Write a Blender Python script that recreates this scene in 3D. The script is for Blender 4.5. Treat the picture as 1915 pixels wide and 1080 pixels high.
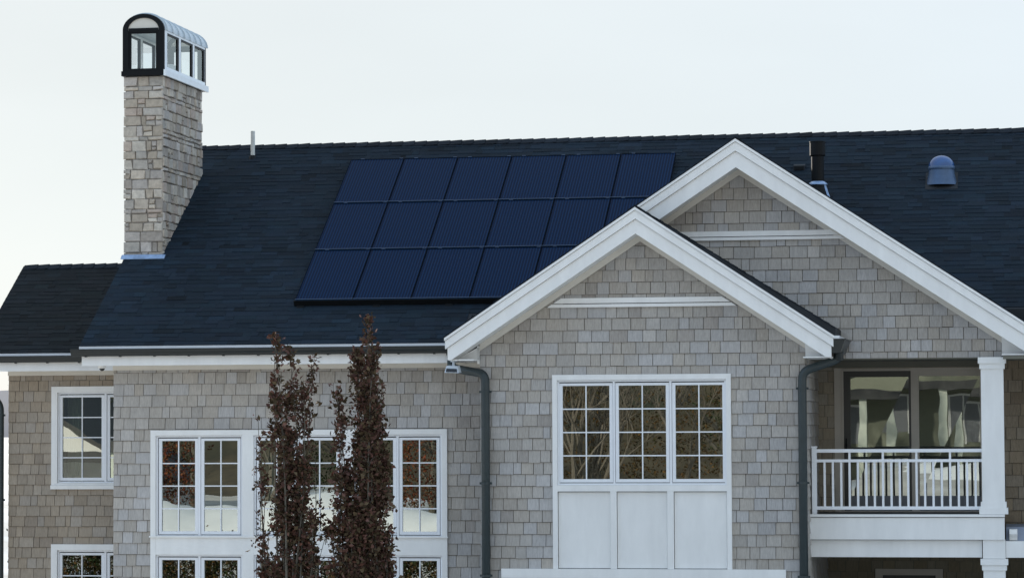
import bpy, math, random
import numpy as np
from mathutils import Matrix, Vector
R = math.radians
random.seed(7)

# ------------------------------------------------------------------ scene, camera, light
for o in list(bpy.data.objects): bpy.data.objects.remove(o)
scn = bpy.context.scene
COL = scn.collection

yaw, pit, rol = R(10.0), R(2.65), R(0.28)
fw = Vector((-math.sin(yaw)*math.cos(pit), math.cos(yaw)*math.cos(pit), math.sin(pit)))
r0 = Vector((math.cos(yaw), math.sin(yaw), 0)); u0 = r0.cross(fw)
rr = r0*math.cos(rol) - u0*math.sin(rol); uu = r0*math.sin(rol) + u0*math.cos(rol)
cam = bpy.data.cameras.new('camera'); cam_o = bpy.data.objects.new('camera', cam); COL.objects.link(cam_o)
cam.sensor_width = 36.0; cam.lens = 36.0*5420/1915; cam.clip_start = 0.5; cam.clip_end = 5000
cam_o.matrix_world = Matrix(((rr.x, uu.x, -fw.x, 0), (rr.y, uu.y, -fw.y, -48), (rr.z, uu.z, -fw.z, 5), (0, 0, 0, 1)))
scn.camera = cam_o

SUN_EL, SUN_AZ = R(18), R(-36)          # azimuth from +Y (behind the house), negative = to the left
wd = bpy.data.worlds.new('World'); scn.world = wd; wd.use_nodes = True
wn = wd.node_tree; wn.nodes.clear()
wo = wn.nodes.new('ShaderNodeOutputWorld'); bg = wn.nodes.new('ShaderNodeBackground')
sky = wn.nodes.new('ShaderNodeTexSky'); sky.sky_type = 'NISHITA'; sky.sun_disc = False
sky.sun_elevation = SUN_EL; sky.sun_rotation = SUN_AZ; sky.air_density = 1.0; sky.dust_density = .5; sky.ozone_density = 2.0
mx = wn.nodes.new('ShaderNodeMix'); mx.data_type = 'RGBA'; mx.inputs[0].default_value = 0.94
# thin high veil: palest towards and away from the sun, bluest at right angles to it
sd = Vector((math.sin(SUN_AZ)*math.cos(SUN_EL), math.cos(SUN_AZ)*math.cos(SUN_EL), math.sin(SUN_EL)))
tcw = wn.nodes.new('ShaderNodeTexCoord'); dt = wn.nodes.new('ShaderNodeVectorMath'); dt.operation = 'DOT_PRODUCT'; dt.inputs[1].default_value = sd
sq = wn.nodes.new('ShaderNodeMath'); sq.operation = 'MULTIPLY'; om = wn.nodes.new('ShaderNodeMath'); om.operation = 'SUBTRACT'; om.inputs[0].default_value = 1.0
vm = wn.nodes.new('ShaderNodeMix'); vm.data_type = 'RGBA'; vm.inputs[6].default_value = (5.4, 5.72, 5.78, 1); vm.inputs[7].default_value = (4.7, 6.4, 8.7, 1)
wn.links.new(tcw.outputs['Generated'], dt.inputs[0]); wn.links.new(dt.outputs['Value'], sq.inputs[0]); wn.links.new(dt.outputs['Value'], sq.inputs[1]); wn.links.new(sq.outputs[0], om.inputs[1])
pw = wn.nodes.new('ShaderNodeMath'); pw.operation = 'POWER'; pw.inputs[1].default_value = 2.0; pw.use_clamp = True
wn.links.new(om.outputs[0], pw.inputs[0]); wn.links.new(pw.outputs[0], vm.inputs[0])
cn = wn.nodes.new('ShaderNodeTexNoise'); cn.inputs['Scale'].default_value = 3.0; cn.inputs['Detail'].default_value = 5; cmap = wn.nodes.new('ShaderNodeMapping'); cmap.inputs['Scale'].default_value = (1, 1, 3.5)
cr = wn.nodes.new('ShaderNodeMapRange'); cr.inputs[1].default_value = .3; cr.inputs[2].default_value = .7; cr.inputs[3].default_value = .955; cr.inputs[4].default_value = 1.045
cv = wn.nodes.new('ShaderNodeVectorMath'); cv.operation = 'MULTIPLY'
wn.links.new(tcw.outputs['Generated'], cmap.inputs[0]); wn.links.new(cmap.outputs[0], cn.inputs[0]); wn.links.new(cn.outputs[0], cr.inputs[0]); wn.links.new(vm.outputs[2], cv.inputs[0]); wn.links.new(cr.outputs[0], cv.inputs[1]); wn.links.new(cv.outputs[0], mx.inputs[7])
wn.links.new(sky.outputs[0], mx.inputs[6]); wn.links.new(mx.outputs[2], bg.inputs[0])
bg.inputs[1].default_value = 0.1
wn.links.new(bg.outputs[0], wo.inputs[0])
sl = bpy.data.lights.new('sun', 'SUN'); sl.energy = 5.0; sl.angle = R(1.5); sl.color = (1, .94, .85)
so = bpy.data.objects.new('sun', sl); COL.objects.link(so)
sd = Vector((math.sin(SUN_AZ)*math.cos(SUN_EL), math.cos(SUN_AZ)*math.cos(SUN_EL), math.sin(SUN_EL)))
so.rotation_euler = sd.to_track_quat('Z', 'Y').to_euler(); so.location = (-30, 40, 40)
scn.view_settings.view_transform = 'Standard'; scn.view_settings.look = 'None'
scn.view_settings.exposure = 0.57; scn.view_settings.gamma = 1.0
scn.render.engine = 'CYCLES'

# ------------------------------------------------------------------ materials
def mat(name, base, rough=.6, var=.0, scale=8, stretch=(1, 1, 1), attr=False, metal=0, bump=0, bscale=60, spec=.5, col2=None, stain=0, sscale=.6, sstretch=(1, 1, 1)):
    m = bpy.data.materials.new(name); m.use_nodes = True
    nt = m.node_tree; b = nt.nodes['Principled BSDF']; L = nt.links.new
    b.inputs['Roughness'].default_value = rough; b.inputs['Metallic'].default_value = metal
    b.inputs['Specular IOR Level'].default_value = spec
    tc = nt.nodes.new('ShaderNodeTexCoord'); mp = nt.nodes.new('ShaderNodeMapping'); mp.inputs['Scale'].default_value = stretch
    geo = nt.nodes.new('ShaderNodeNewGeometry')
    L(geo.outputs['Position'], mp.inputs[0])
    if attr:
        a = nt.nodes.new('ShaderNodeVertexColor'); a.layer_name = 'Col'; c = a.outputs[0]
    else:
        a = nt.nodes.new('ShaderNodeRGB'); a.outputs[0].default_value = (*base, 1); c = a.outputs[0]
    if var:
        n = nt.nodes.new('ShaderNodeTexNoise'); n.inputs['Scale'].default_value = scale; n.inputs['Detail'].default_value = 6; n.inputs['Roughness'].default_value = .65
        L(mp.outputs[0], n.inputs[0])
        rm = nt.nodes.new('ShaderNodeMapRange'); rm.inputs[1].default_value = .3; rm.inputs[2].default_value = .7
        rm.inputs[3].default_value = 1-var; rm.inputs[4].default_value = 1+var*.7
        L(n.outputs[0], rm.inputs[0])
        v = nt.nodes.new('ShaderNodeVectorMath'); v.operation = 'MULTIPLY'
        L(c, v.inputs[0]); L(rm.outputs[0], v.inputs[1]); c = v.outputs[0]
    if col2:
        n = nt.nodes.new('ShaderNodeTexNoise'); n.inputs['Scale'].default_value = scale*.23; n.inputs['Detail'].default_value = 5
        L(geo.outputs['Position'], n.inputs[0])
        rm = nt.nodes.new('ShaderNodeMapRange'); rm.inputs[1].default_value = .52; rm.inputs[2].default_value = .72; L(n.outputs[0], rm.inputs[0])
        mi = nt.nodes.new('ShaderNodeMix'); mi.data_type = 'RGBA'; L(rm.outputs[0], mi.inputs[0]); L(c, mi.inputs[6]); mi.inputs[7].default_value = (*col2, 1); c = mi.outputs[2]
    if stain:
        ms = nt.nodes.new('ShaderNodeMapping'); ms.inputs['Scale'].default_value = sstretch; L(geo.outputs['Position'], ms.inputs[0])
        n = nt.nodes.new('ShaderNodeTexNoise'); n.inputs['Scale'].default_value = sscale; n.inputs['Detail'].default_value = 7; n.inputs['Roughness'].default_value = .6; L(ms.outputs[0], n.inputs[0])
        rm = nt.nodes.new('ShaderNodeMapRange'); rm.inputs[1].default_value = .3; rm.inputs[2].default_value = .7; rm.inputs[3].default_value = 1-stain; rm.inputs[4].default_value = 1+stain*.8; L(n.outputs[0], rm.inputs[0])
        v = nt.nodes.new('ShaderNodeVectorMath'); v.operation = 'MULTIPLY'; L(c, v.inputs[0]); L(rm.outputs[0], v.inputs[1]); c = v.outputs[0]
    L(c, b.inputs['Base Color'])
    if bump:
        n = nt.nodes.new('ShaderNodeTexNoise'); n.inputs['Scale'].default_value = bscale; n.inputs['Detail'].default_value = 5; L(mp.outputs[0], n.inputs[0])
        bp = nt.nodes.new('ShaderNodeBump'); bp.inputs['Strength'].default_value = bump; bp.inputs['Distance'].default_value = .01
        L(n.outputs[0], bp.inputs['Height']); L(bp.outputs[0], b.inputs['Normal'])
    return m

def glass_mat(name, refl, tint, wav, wscale=3.0):
    m = bpy.data.materials.new(name); m.use_nodes = True; nt = m.node_tree; nt.nodes.clear(); L = nt.links.new
    o = nt.nodes.new('ShaderNodeOutputMaterial'); mi = nt.nodes.new('ShaderNodeMixShader')
    g = nt.nodes.new('ShaderNodeBsdfGlossy'); g.inputs['Roughness'].default_value = .0; g.inputs[0].default_value = (.95, 1.0, .93, 1)
    t = nt.nodes.new('ShaderNodeBsdfTransparent'); t.inputs[0].default_value = (*tint, 1)
    fr = nt.nodes.new('ShaderNodeFresnel'); fr.inputs[0].default_value = 1.5
    ad = nt.nodes.new('ShaderNodeMath'); ad.inputs[1].default_value = refl; ad.use_clamp = True
    L(fr.outputs[0], ad.inputs[0]); L(ad.outputs[0], mi.inputs[0]); L(t.outputs[0], mi.inputs[1]); L(g.outputs[0], mi.inputs[2]); L(mi.outputs[0], o.inputs[0])
    geo = nt.nodes.new('ShaderNodeNewGeometry')
    n = nt.nodes.new('ShaderNodeTexNoise'); n.inputs['Scale'].default_value = wscale; n.inputs['Detail'].default_value = 1; L(geo.outputs['Position'], n.inputs[0])
    bp = nt.nodes.new('ShaderNodeBump'); bp.inputs['Strength'].default_value = 1.0; bp.inputs['Distance'].default_value = wav
    L(n.outputs[0], bp.inputs['Height']); L(bp.outputs[0], g.inputs['Normal'])
    return m

M = dict(
    cedar=mat('weathered_cedar', (.3, .28, .26), .85, .17, 48, (1, 1, .14), attr=True, bump=.35, bscale=70, spec=.25, stain=.10, sscale=1.1, sstretch=(1, 1, .6)),
    backing=mat('dark_underlay', (.14, .125, .103), .95, .2),
    roof=mat('asphalt_shingle', (.02, .025, .03), .9, .25, 40, attr=True, bump=.3, bscale=160, spec=.2, stain=.22, sscale=.45, sstretch=(1, .5, .5)),
    roof_edge=mat('roof_underlay', (.017, .02, .024), .9),
    stone=mat('ashlar_stone', (.4, .36, .3), .9, .22, 14, attr=True, bump=.7, bscale=40, spec=.2),
    mortar=mat('mortar', (.27, .245, .22), .95, .2, 30, bump=.4),
    white=mat('white_painted_trim', (.84, .835, .815), .55, .05, 2.2, (1, 1, .4), stain=.045, sscale=3.5, sstretch=(1.6, 1.6, .35)),
    cream=mat('cream_painted_frieze', (.68, .64, .57), .6, .05, 3),
    vinyl=mat('white_window_frame', (.83, .845, .87), .4, .03, 3),
    charcoal=mat('charcoal_gutter_metal', (.012, .017, .018), .35, .15, 5),
    pipe=mat('slate_downpipe', (.028, .041, .044), .4, .15, 5),
    drip=mat('pale_drip_edge', (.78, .8, .82), .35, .05, 4),
    black=mat('black_metal', (.005, .006, .007), .5, .15, 5, spec=.18),
    galv=mat('pale_metal', (.84, .88, .9), .38, .08, 6, metal=.0),
    zinc=mat('zinc_sheet', (.55, .62, .66), .4, .12, 6),
    flash=mat('lead_flashing', (.3, .42, .62), .4, .3, 9, metal=.3, bump=.5, bscale=12),
    tan=mat('taupe_door_frame', (.5, .455, .39), .5, .06, 4),
    dark_door=mat('dark_screen_frame', (.055, .052, .045), .5, .08, 5),
    kick=mat('grey_door_panel', (.2, .21, .23), .5, .06),
    room=mat('room_wall', (.06, .052, .042), .9, .1, 2),
    curtain=mat('pale_curtain', (.55, .58, .5), .9, .1, 3),
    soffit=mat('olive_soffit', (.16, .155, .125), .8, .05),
    deck=mat('deck_boards', (.08, .085, .08), .7, .2),
    pvdark=mat('black_anodised_frame', (.003, .006, .012), .9, spec=.05),
    pvlit=mat('skylit_anodised_frame', (.012, .042, .10), .4, .1, metal=.2),  # lit copy of the panel frame, sky light put into the colour
    pipe_w=mat('off_white_pipe', (.62, .63, .6), .5, .08, 10),
    bark=mat('grey_brown_bark', (.11, .10, .08), .9, .3, 20, (1, 1, .3), bump=.5),
    birch=mat('pale_bark', (.13, .11, .085), .85, .35, 14, (1, 1, 3)),
    leaf=mat('copper_leaf', (.05, .03, .03), .9, .1, attr=True, spec=.02),
    snow=mat('snow_and_dry_grass', (.54, .51, .46), .9, .2, .9, bump=.4, bscale=3, col2=(.78, .79, .8)),
    bank=mat('packed_snow', (.88, .88, .86), .7, .06, 1.5, bump=.5, bscale=3),
    scrub=mat('brown_scrub', (.07, .055, .03), .95, .55, .8, col2=(.03, .035, .018), bump=1, bscale=2),
    hill=mat('hazy_forest', (.035, .05, .085), .95, .25, .02),  # forest colour with distance haze mixed in as blue
    wallw=mat('neighbour_white_siding', (.72, .72, .7), .7, .04),
    nbdark=mat('neighbour_olive_siding', (.2, .21, .16), .8, .08),
    rednb=mat('neighbour_roof', (.06, .06, .06), .8, .2),
    lens=mat('smoked_lens', (.01, .01, .012), .1),
    lamp=mat('floodlight_housing', (.6, .66, .72), .35, .1, 8),
    bluedome=mat('dome_flashing', (.07, .12, .21), .4, .12, 10, metal=.3),
    dome=mat('blue_acrylic_dome', (.035, .095, .25), .1, .1, 6, spec=.6),
    ledge=mat('blue_grey_ledge', (.3, .34, .42), .5, .06),
)
M['glass'] = glass_mat('window_glass', .31, (.5, .56, .48), .0005, 1.6)
M['glass_door'] = glass_mat('wavy_door_glass', .28, (.45, .5, .42), .0006, 1.5)
M['glass_clear'] = glass_mat('lantern_glass', .04, (.93, .96, .97), .001)
M['glass_dome'] = glass_mat('dome_glass', .13, (.12, .3, .75), .001)

def pv_mat():
    m = bpy.data.materials.new('solar_cells'); m.use_nodes = True; nt = m.node_tree; b = nt.nodes['Principled BSDF']; L = nt.links.new
    tc = nt.nodes.new('ShaderNodeTexCoord'); sx = nt.nodes.new('ShaderNodeSeparateXYZ'); L(tc.outputs['Object'], sx.inputs[0])
    def stripes(out, period, width, ph=0):
        a = nt.nodes.new('ShaderNodeMath'); a.operation = 'MULTIPLY_ADD'; a.inputs[1].default_value = 1/period; a.inputs[2].default_value = ph+100; L(out, a.inputs[0])
        f = nt.nodes.new('ShaderNodeMath'); f.operation = 'FRACT'; L(a.outputs[0], f.inputs[0])
        s = nt.nodes.new('ShaderNodeMath'); s.operation = 'LESS_THAN'; s.inputs[1].default_value = width; L(f.outputs[0], s.inputs[0]); return s.outputs[0]
    s1 = stripes(sx.outputs[0], .0525, .34)
    nz = nt.nodes.new('ShaderNodeTexNoise'); nz.inputs['Scale'].default_value = 1.3; L(tc.outputs['Object'], nz.inputs[0])
    mi = nt.nodes.new('ShaderNodeMix'); mi.data_type = 'RGBA'; L(s1, mi.inputs[0]); mi.inputs[6].default_value = (.0008, .0088, .031, 1); mi.inputs[7].default_value = (.0032, .025, .072, 1)
    L(mi.outputs[2], b.inputs['Base Color']); b.inputs['Roughness'].default_value = .3; b.inputs['Specular IOR Level'].default_value = .03
    b.inputs['Specular Tint'].default_value = (.25, .55, 1, 1)
    return m
M['pv'] = pv_mat()

# ------------------------------------------------------------------ mesh helpers
WORLD = {}          # object name -> world position of its origin
class MB:
    def __init__(s): s.v = []; s.f = []; s.c = []; s.cur = (1, 1, 1)
    def add(s, verts, faces, col=None):
        n = len(s.v); s.v += [tuple(p) for p in verts]
        for f in faces: s.f.append(tuple(n+i for i in f)); s.c.append(col or s.cur)
        return s
    def hexa(s, p, col=None):   # p: 4 bottom then 4 top
        return s.add(p, [(3, 2, 1, 0), (4, 5, 6, 7), (0, 1, 5, 4), (1, 2, 6, 5), (2, 3, 7, 6), (3, 0, 4, 7)], col)
    def box(s, x0, x1, y0, y1, z0, z1, col=None):
        return s.hexa([(x0, y0, z0), (x1, y0, z0), (x1, y1, z0), (x0, y1, z0), (x0, y0, z1), (x1, y0, z1), (x1, y1, z1), (x0, y1, z1)], col)
    def prism(s, poly, a, b, mapf, col=None):   # poly 2-D ccw, extruded between a and b; mapf(p, t) -> xyz
        n = len(poly); v = [mapf(p, a) for p in poly] + [mapf(p, b) for p in poly]
        return s.add(v, [tuple(range(n-1, -1, -1)), tuple(range(n, 2*n))] + [(i, (i+1) % n, n+(i+1) % n, n+i) for i in range(n)], col)
    def xz(s, poly, y0, y1, col=None): return s.prism(poly, y0, y1, lambda p, t: (p[0], t, p[1]), col)
    def yz(s, poly, x0, x1, col=None): return s.prism(poly, x0, x1, lambda p, t: (t, p[0], p[1]), col)
    def tube(s, path, rad, n=10, cap=True, col=None):
        rad = rad if isinstance(rad, (list, tuple)) else [rad]*len(path); path = [Vector(p) for p in path]; rings = []
        prev = None
        for i, p in enumerate(path):
            a = path[max(i-1, 0)]; b = path[min(i+1, len(path)-1)]; d = (b-a).normalized()
            ref = prev if prev is not None else (Vector((1, 0, 0)) if abs(d.x) < .9 else Vector((0, 1, 0)))
            q = (ref - d*ref.dot(d)).normalized(); prev = q; w = d.cross(q)
            rings.append([p + (q*math.cos(2*math.pi*k/n) + w*math.sin(2*math.pi*k/n))*rad[i] for k in range(n)])
        v = [tuple(x) for rg in rings for x in rg]; f = []
        for i in range(len(path)-1):
            for k in range(n): f.append((i*n+k, i*n+(k+1) % n, (i+1)*n+(k+1) % n, (i+1)*n+k))
        if cap: f.append(tuple(range(n-1, -1, -1))); f.append(tuple((len(path)-1)*n+k for k in range(n)))
        return s.add(v, f, col)
    def lathe(s, c, prof, n=24, col=None):      # prof [(r,z)]
        v = [(c[0]+r*math.cos(2*math.pi*k/n), c[1]+r*math.sin(2*math.pi*k/n), c[2]+z) for r, z in prof for k in range(n)]; f = []
        for i in range(len(prof)-1):
            for k in range(n): f.append((i*n+k, i*n+(k+1) % n, (i+1)*n+(k+1) % n, (i+1)*n+k))
        return s.add(v, f, col)
    def build(s, name, material, parent=None, smooth=False, origin=None, kind=None, axes=None):
        v = np.array(s.v, dtype=float)
        if origin is None:
            lo, hi = v.min(0), v.max(0); origin = ((lo[0]+hi[0])/2, (lo[1]+hi[1])/2, lo[2])
        o = np.array(origin, dtype=float); lv = v-o
        if axes is not None: lv = lv @ np.array(axes).T
        me = bpy.data.meshes.new(name); me.from_pydata(lv.tolist(), [], s.f)
        if any(c != (1, 1, 1) for c in s.c):
            at = me.color_attributes.new('Col', 'FLOAT_COLOR', 'CORNER'); arr = []
            for f, c in zip(s.f, s.c): arr += list((c[0], c[1], c[2], 1.0))*len(f)
            at.data.foreach_set('color', arr)
        me.materials.append(material if not isinstance(material, str) else M[material])
        if smooth: me.polygons.foreach_set('use_smooth', [True]*len(me.polygons))
        me.update()
        ob = bpy.data.objects.new(name, me); COL.objects.link(ob)
        pw = np.zeros(3)
        if parent is not None: ob.parent = parent; pw = WORLD[parent.name]
        ob.location = tuple(o-pw); WORLD[ob.name] = o
        if axes is not None: ob.matrix_local = Matrix.Translation(Vector(o-pw)) @ Matrix(np.array(axes).T.tolist()).to_4x4()
        if kind: ob['kind'] = kind
        return ob
def thing(name, label, cat, loc, group=None):
    o = bpy.data.objects.new(name, None); COL.objects.link(o); o.location = loc; o.empty_display_size = .3
    WORLD[o.name] = np.array(loc, dtype=float); return tag(o, label, cat, group)
def tag(o, label, cat, group=None):
    o['label'] = label; o['category'] = cat
    if group: o['group'] = group
    return o
def clip(poly, a, b, c):        # keep a*x+b*y <= c
    out = []
    for i in range(len(poly)):
        p, q = poly[i], poly[(i+1) % len(poly)]; dp = a*p[0]+b*p[1]-c; dq = a*q[0]+b*q[1]-c
        if dp <= 0: out.append(p)
        if (dp < 0 < dq) or (dq < 0 < dp):
            t = dp/(dp-dq); out.append((p[0]+t*(q[0]-p[0]), p[1]+t*(q[1]-p[1])))
    return out
def clip_convex(poly, conv):    # conv ccw
    for i in range(len(conv)):
        p, q = conv[i], conv[(i+1) % len(conv)]; a, b = q[1]-p[1], -(q[0]-p[0])
        poly = clip(poly, a, b, a*p[0]+b*p[1])
        if len(poly) < 3: return []
    return poly
def area(poly): return abs(sum(poly[i][0]*poly[(i+1) % len(poly)][1]-poly[(i+1) % len(poly)][0]*poly[i][1] for i in range(len(poly))))/2
def sub_rect(rects, h):
    out = []
    for (a, b, c, d) in rects:
        if h[1] <= a or h[0] >= b or h[3] <= c or h[2] >= d: out.append((a, b, c, d)); continue
        if h[0] > a: out.append((a, h[0], c, d)); a = h[0]
        if h[1] < b: out.append((h[1], b, c, d)); b = h[1]
        if h[2] > c: out.append((a, b, c, h[2]))
        if h[3] < d: out.append((a, b, h[3], d))
    return out
def rect(a, b, c, d): return [(a, c), (b, c), (b, d), (a, d)]
def proj(p):                    # photo pixel of a world point (used only to rank shingles by size)
    v = Vector(p)-Vector((0, -48, 5)); k = v.dot(fw); return 957.5+5420*v.dot(rr)/k, 540-5420*v.dot(uu)/k

# ------------------------------------------------------------------ ground
def sm(a, b, x): t = max(0., min(1., (x-a)/(b-a))); return t*t*(3-2*t)
def gh(x, y):
    h = 1.75*sm(-9, -38, y)
    h += 1.7*sm(-14, -3, x)*sm(-22, -42, y)
    h += .42*math.exp(-((x+22)/6)**2-((y+36)/3.)**2) + .3*math.exp(-((x+15.5)/2.2)**2-((y+33)/2)**2) + .35*math.exp(-((x+29)/3.5)**2-((y+37)/3)**2)
    h += 2.3*sm(-24, -40, x)*sm(-5, 20, y)
    if y < -8: h += .06*math.sin(x*.9+y*.4)+.05*math.sin(x*.37-y*.8)
    return h
xs = sorted(set(list(np.linspace(-55, 30, 90))+[-900, -400, -200, -100, 60, 120, 250, 500, 900])); ys = sorted(set(list(np.linspace(-62, 30, 96))+[-900, -400, -200, -100, 60, 120, 250, 500, 900]))
gm = MB(); gm.v = [(x, y, gh(x, y)) for y in ys for x in xs]; nx = len(xs)
for j in range(len(ys)-1):
    for i in range(nx-1): gm.f.append((j*nx+i, j*nx+i+1, (j+1)*nx+i+1, (j+1)*nx+i)); gm.c.append((1, 1, 1))
g = gm.build('ground', 'snow', smooth=True, origin=(0, 0, 0)); g['kind'] = 'structure'
hm = MB(); npt = 60; hv = []
for k in range(npt):
    a = R(-75+150*k/(npt-1)); d = 640+60*math.sin(k*.7); x, y = d*math.sin(a), d*math.cos(a)
    tz = 6+2.2*math.sin(k*.31+1)+1.2*math.sin(k*.9)+(5.5 if a < R(-12) else 0)
    hm.v += [(x*.9, y*.9, -3), (x, y, tz), (x*1.25, y*1.25, tz*.8), (x*1.6, y*1.6, -3)]
for k in range(npt-1):
    for j in range(3): hm.f.append((4*k+j, 4*k+4+j, 4*k+5+j, 4*k+1+j)); hm.c.append((1, 1, 1))
h = hm.build('hills', 'hill', smooth=True); h['kind'] = 'structure'

def snow_bank(x0, x1, y0, w, hgt, seed):
    r = random.Random(seed); mb = MB(); n = 26; m_ = 9; ph = [r.uniform(0, 6) for _ in range(4)]
    for i in range(n):
        x = x0+(x1-x0)*i/(n-1); e = math.sin(math.pi*i/(n-1))**.4; top = hgt*e*(.75+.18*math.sin(x*.9+ph[0])+.12*math.sin(x*2.3+ph[1])); yc_ = y0+.5*math.sin(x*.4+ph[2])
        for j in range(m_):
            t_ = -1+2*j/(m_-1); y = yc_+t_*w*.5; mb.v.append((x, y, gh(x, y)-.05+top*(1-t_*t_)**.8+.04*math.sin(x*3+j*2)))
    for i in range(n-1):
        for j in range(m_-1): mb.f.append((i*m_+j, (i+1)*m_+j, (i+1)*m_+j+1, i*m_+j+1)); mb.c.append((1, 1, 1))
    b = mb.build('snow_bank', 'bank', smooth=True); b['kind'] = 'structure'
snow_bank(-31, -13.5, -34, 5, .75, 1); snow_bank(-3.6, 4, -40, 5, .55, 2); snow_bank(-34, -20, -40, 4, .7, 3)
hs = MB(); hx = np.linspace(-170, 120, 60); hy = np.linspace(-260, -62, 30)
def hillz(x, y): return gh(x, -62)-.6+17*sm(-64, -118, y)+1.2*math.sin(x*.13)*sm(-66, -90, y)+.8*math.sin(x*.31+y*.2)*sm(-66, -80, y)
hs.v = [(x, y, hillz(x, y)) for y in hy for x in hx]
for j in range(29):
    for i in range(59): hs.f.append((j*60+i, j*60+i+1, (j+1)*60+i+1, (j+1)*60+i)); hs.c.append((1, 1, 1))
h = hs.build('hillside', 'scrub', smooth=True); h['kind'] = 'structure'
# ------------------------------------------------------------------ the house
house = thing('shingled_house', 'large grey cedar shingled house with dark roof, white gables and stone chimney', 'house', (-8, 2, 0))
SHINGLES = []       # (pixel area, verts/faces/col, wall)
rng = random.Random(11)
def cedar_col(r):
    k = r.random(); g = r.gauss(1, .05)
    a = (.435, .412, .385); b = (.42, .382, .335); c = (.44, .425, .412)
    base = [a[i]*(1-k)+b[i]*k for i in range(3)] if r.random() < .75 else c
    if r.random() < .03: base = (.36, .33, .30)
    return tuple(max(.05, x*g) for x in base)
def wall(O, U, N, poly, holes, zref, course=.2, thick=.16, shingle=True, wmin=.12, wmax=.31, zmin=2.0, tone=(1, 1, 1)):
    O, U, N = Vector(O), Vector(U), Vector(N)
    W = lambda u, z, d: tuple(O+U*u+N*d+Vector((0, 0, z)))
    mb = MB(); zs = sorted(set([p[1] for p in poly]+[h[2] for h in holes]+[h[3] for h in holes])); us = [p[0] for p in poly]
    zlo, zhi = min(p[1] for p in poly), max(p[1] for p in poly)
    for z0, z1 in zip(zs[:-1], zs[1:]):
        if z0 < zlo-1e-6 or z1 > zhi+1e-6: continue
        rs = [(min(us), max(us), z0, z1)]
        for h in holes: rs = sub_rect(rs, h)
        for q in rs:
            pp = clip_convex(rect(*q), poly)
            if len(pp) >= 3 and area(pp) > 1e-4: mb.prism(pp, 0, -thick, lambda p, t: W(p[0], p[1], t))
    wo_ = mb.build('wall', 'backing', house)
    if not shingle: return wo_
    k0 = math.ceil((zlo-zref)/course)-1; z = zref+k0*course; prevj = []
    while z < zhi:
        zt = z+course; u = min(us)-rng.random()*.15; joints = []
        while u < max(us):
            w = rng.choice([rng.uniform(wmin, .2), rng.uniform(.16, .26), rng.uniform(.18, wmax)])
            if any(abs(u+w-j) < .035 for j in prevj): w += .05
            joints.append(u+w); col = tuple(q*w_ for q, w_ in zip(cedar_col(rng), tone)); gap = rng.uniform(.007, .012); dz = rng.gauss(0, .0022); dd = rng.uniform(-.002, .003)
            rs = [(u+gap/2, u+w-gap/2, z+.004+dz, zt-.002)]
            if zt > zmin:
                for h in holes: rs = sub_rect(rs, h)
                for q in rs:
                    pp = clip_convex(rect(*q), poly)
                    if len(pp) < 3 or area(pp) < 4e-4: continue
                    n = len(pp); td = lambda zz: .005+dd+.02*(zt-zz)/course
                    v = [W(p[0], p[1], td(p[1])) for p in pp]+[W(p[0], p[1], -.003) for p in pp]
                    f = [tuple(range(n)), ]+[(i, n+i, n+(i+1) % n, (i+1) % n) for i in range(n)]
                    cx = sum(p[0] for p in pp)/n; cz = sum(p[1] for p in pp)/n; px, py = proj(W(cx, cz, 0))
                    vis = 0 < px < 1915 and 0 < py < 1080 and not (480 < px < 735 and py > 640)
                    facing = N.dot(Vector((0, -48, 5))-Vector(W(cx, cz, 0)))/48
                    SHINGLES.append((area(pp)*max(facing, 0) if vis else 0, v, f, col, wo_))
            u += w
        prevj = joints; z += course
    return wo_

YC, YB, YD, YA, YE, YR = 0., 1.15, .9, 4.6, 2.0, 2.9
S = .662
# window openings (x0,x1,z0,z1)
BW = (-15.12, -9.81, .6, 4.908)
CWIN = (-7.78, -4.785, .3, 5.805)
AW1 = (-18.13, -16.0, 3.80, 5.735); AW2 = (-18.13, -16.0, .8, 2.765)
wall((0, YB, 0), (1, 0, 0), (0, -1, 0), rect(-15.806, -9.0, 0, 5.97), [BW], 5.717, .1988)
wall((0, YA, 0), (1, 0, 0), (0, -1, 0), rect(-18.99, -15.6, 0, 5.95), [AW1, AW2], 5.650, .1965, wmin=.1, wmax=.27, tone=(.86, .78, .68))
cpoly = [(-9.015, 0), (-3.55, 0), (-3.55, 6.30), (-6.285, 8.12), (-9.015, 6.30)]
wall((0, YC, 0), (1, 0, 0), (0, -1, 0), cpoly, [CWIN, (-8.655, -3.895, .3, 2.57), (-7.6, -4.95, 6.94, 7.075)], 5.3445, .2)
dpoly = [(-6.9, 6.058), (-.358, 6.058), (-.358, 6.42), (-4.70, 9.29), (-6.9, 7.83)]
wall((0, YD, 0), (1, 0, 0), (0, -1, 0), dpoly, [(-6.3, -3.25, 8.08, 8.214)], 7.560, .1994)
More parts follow.
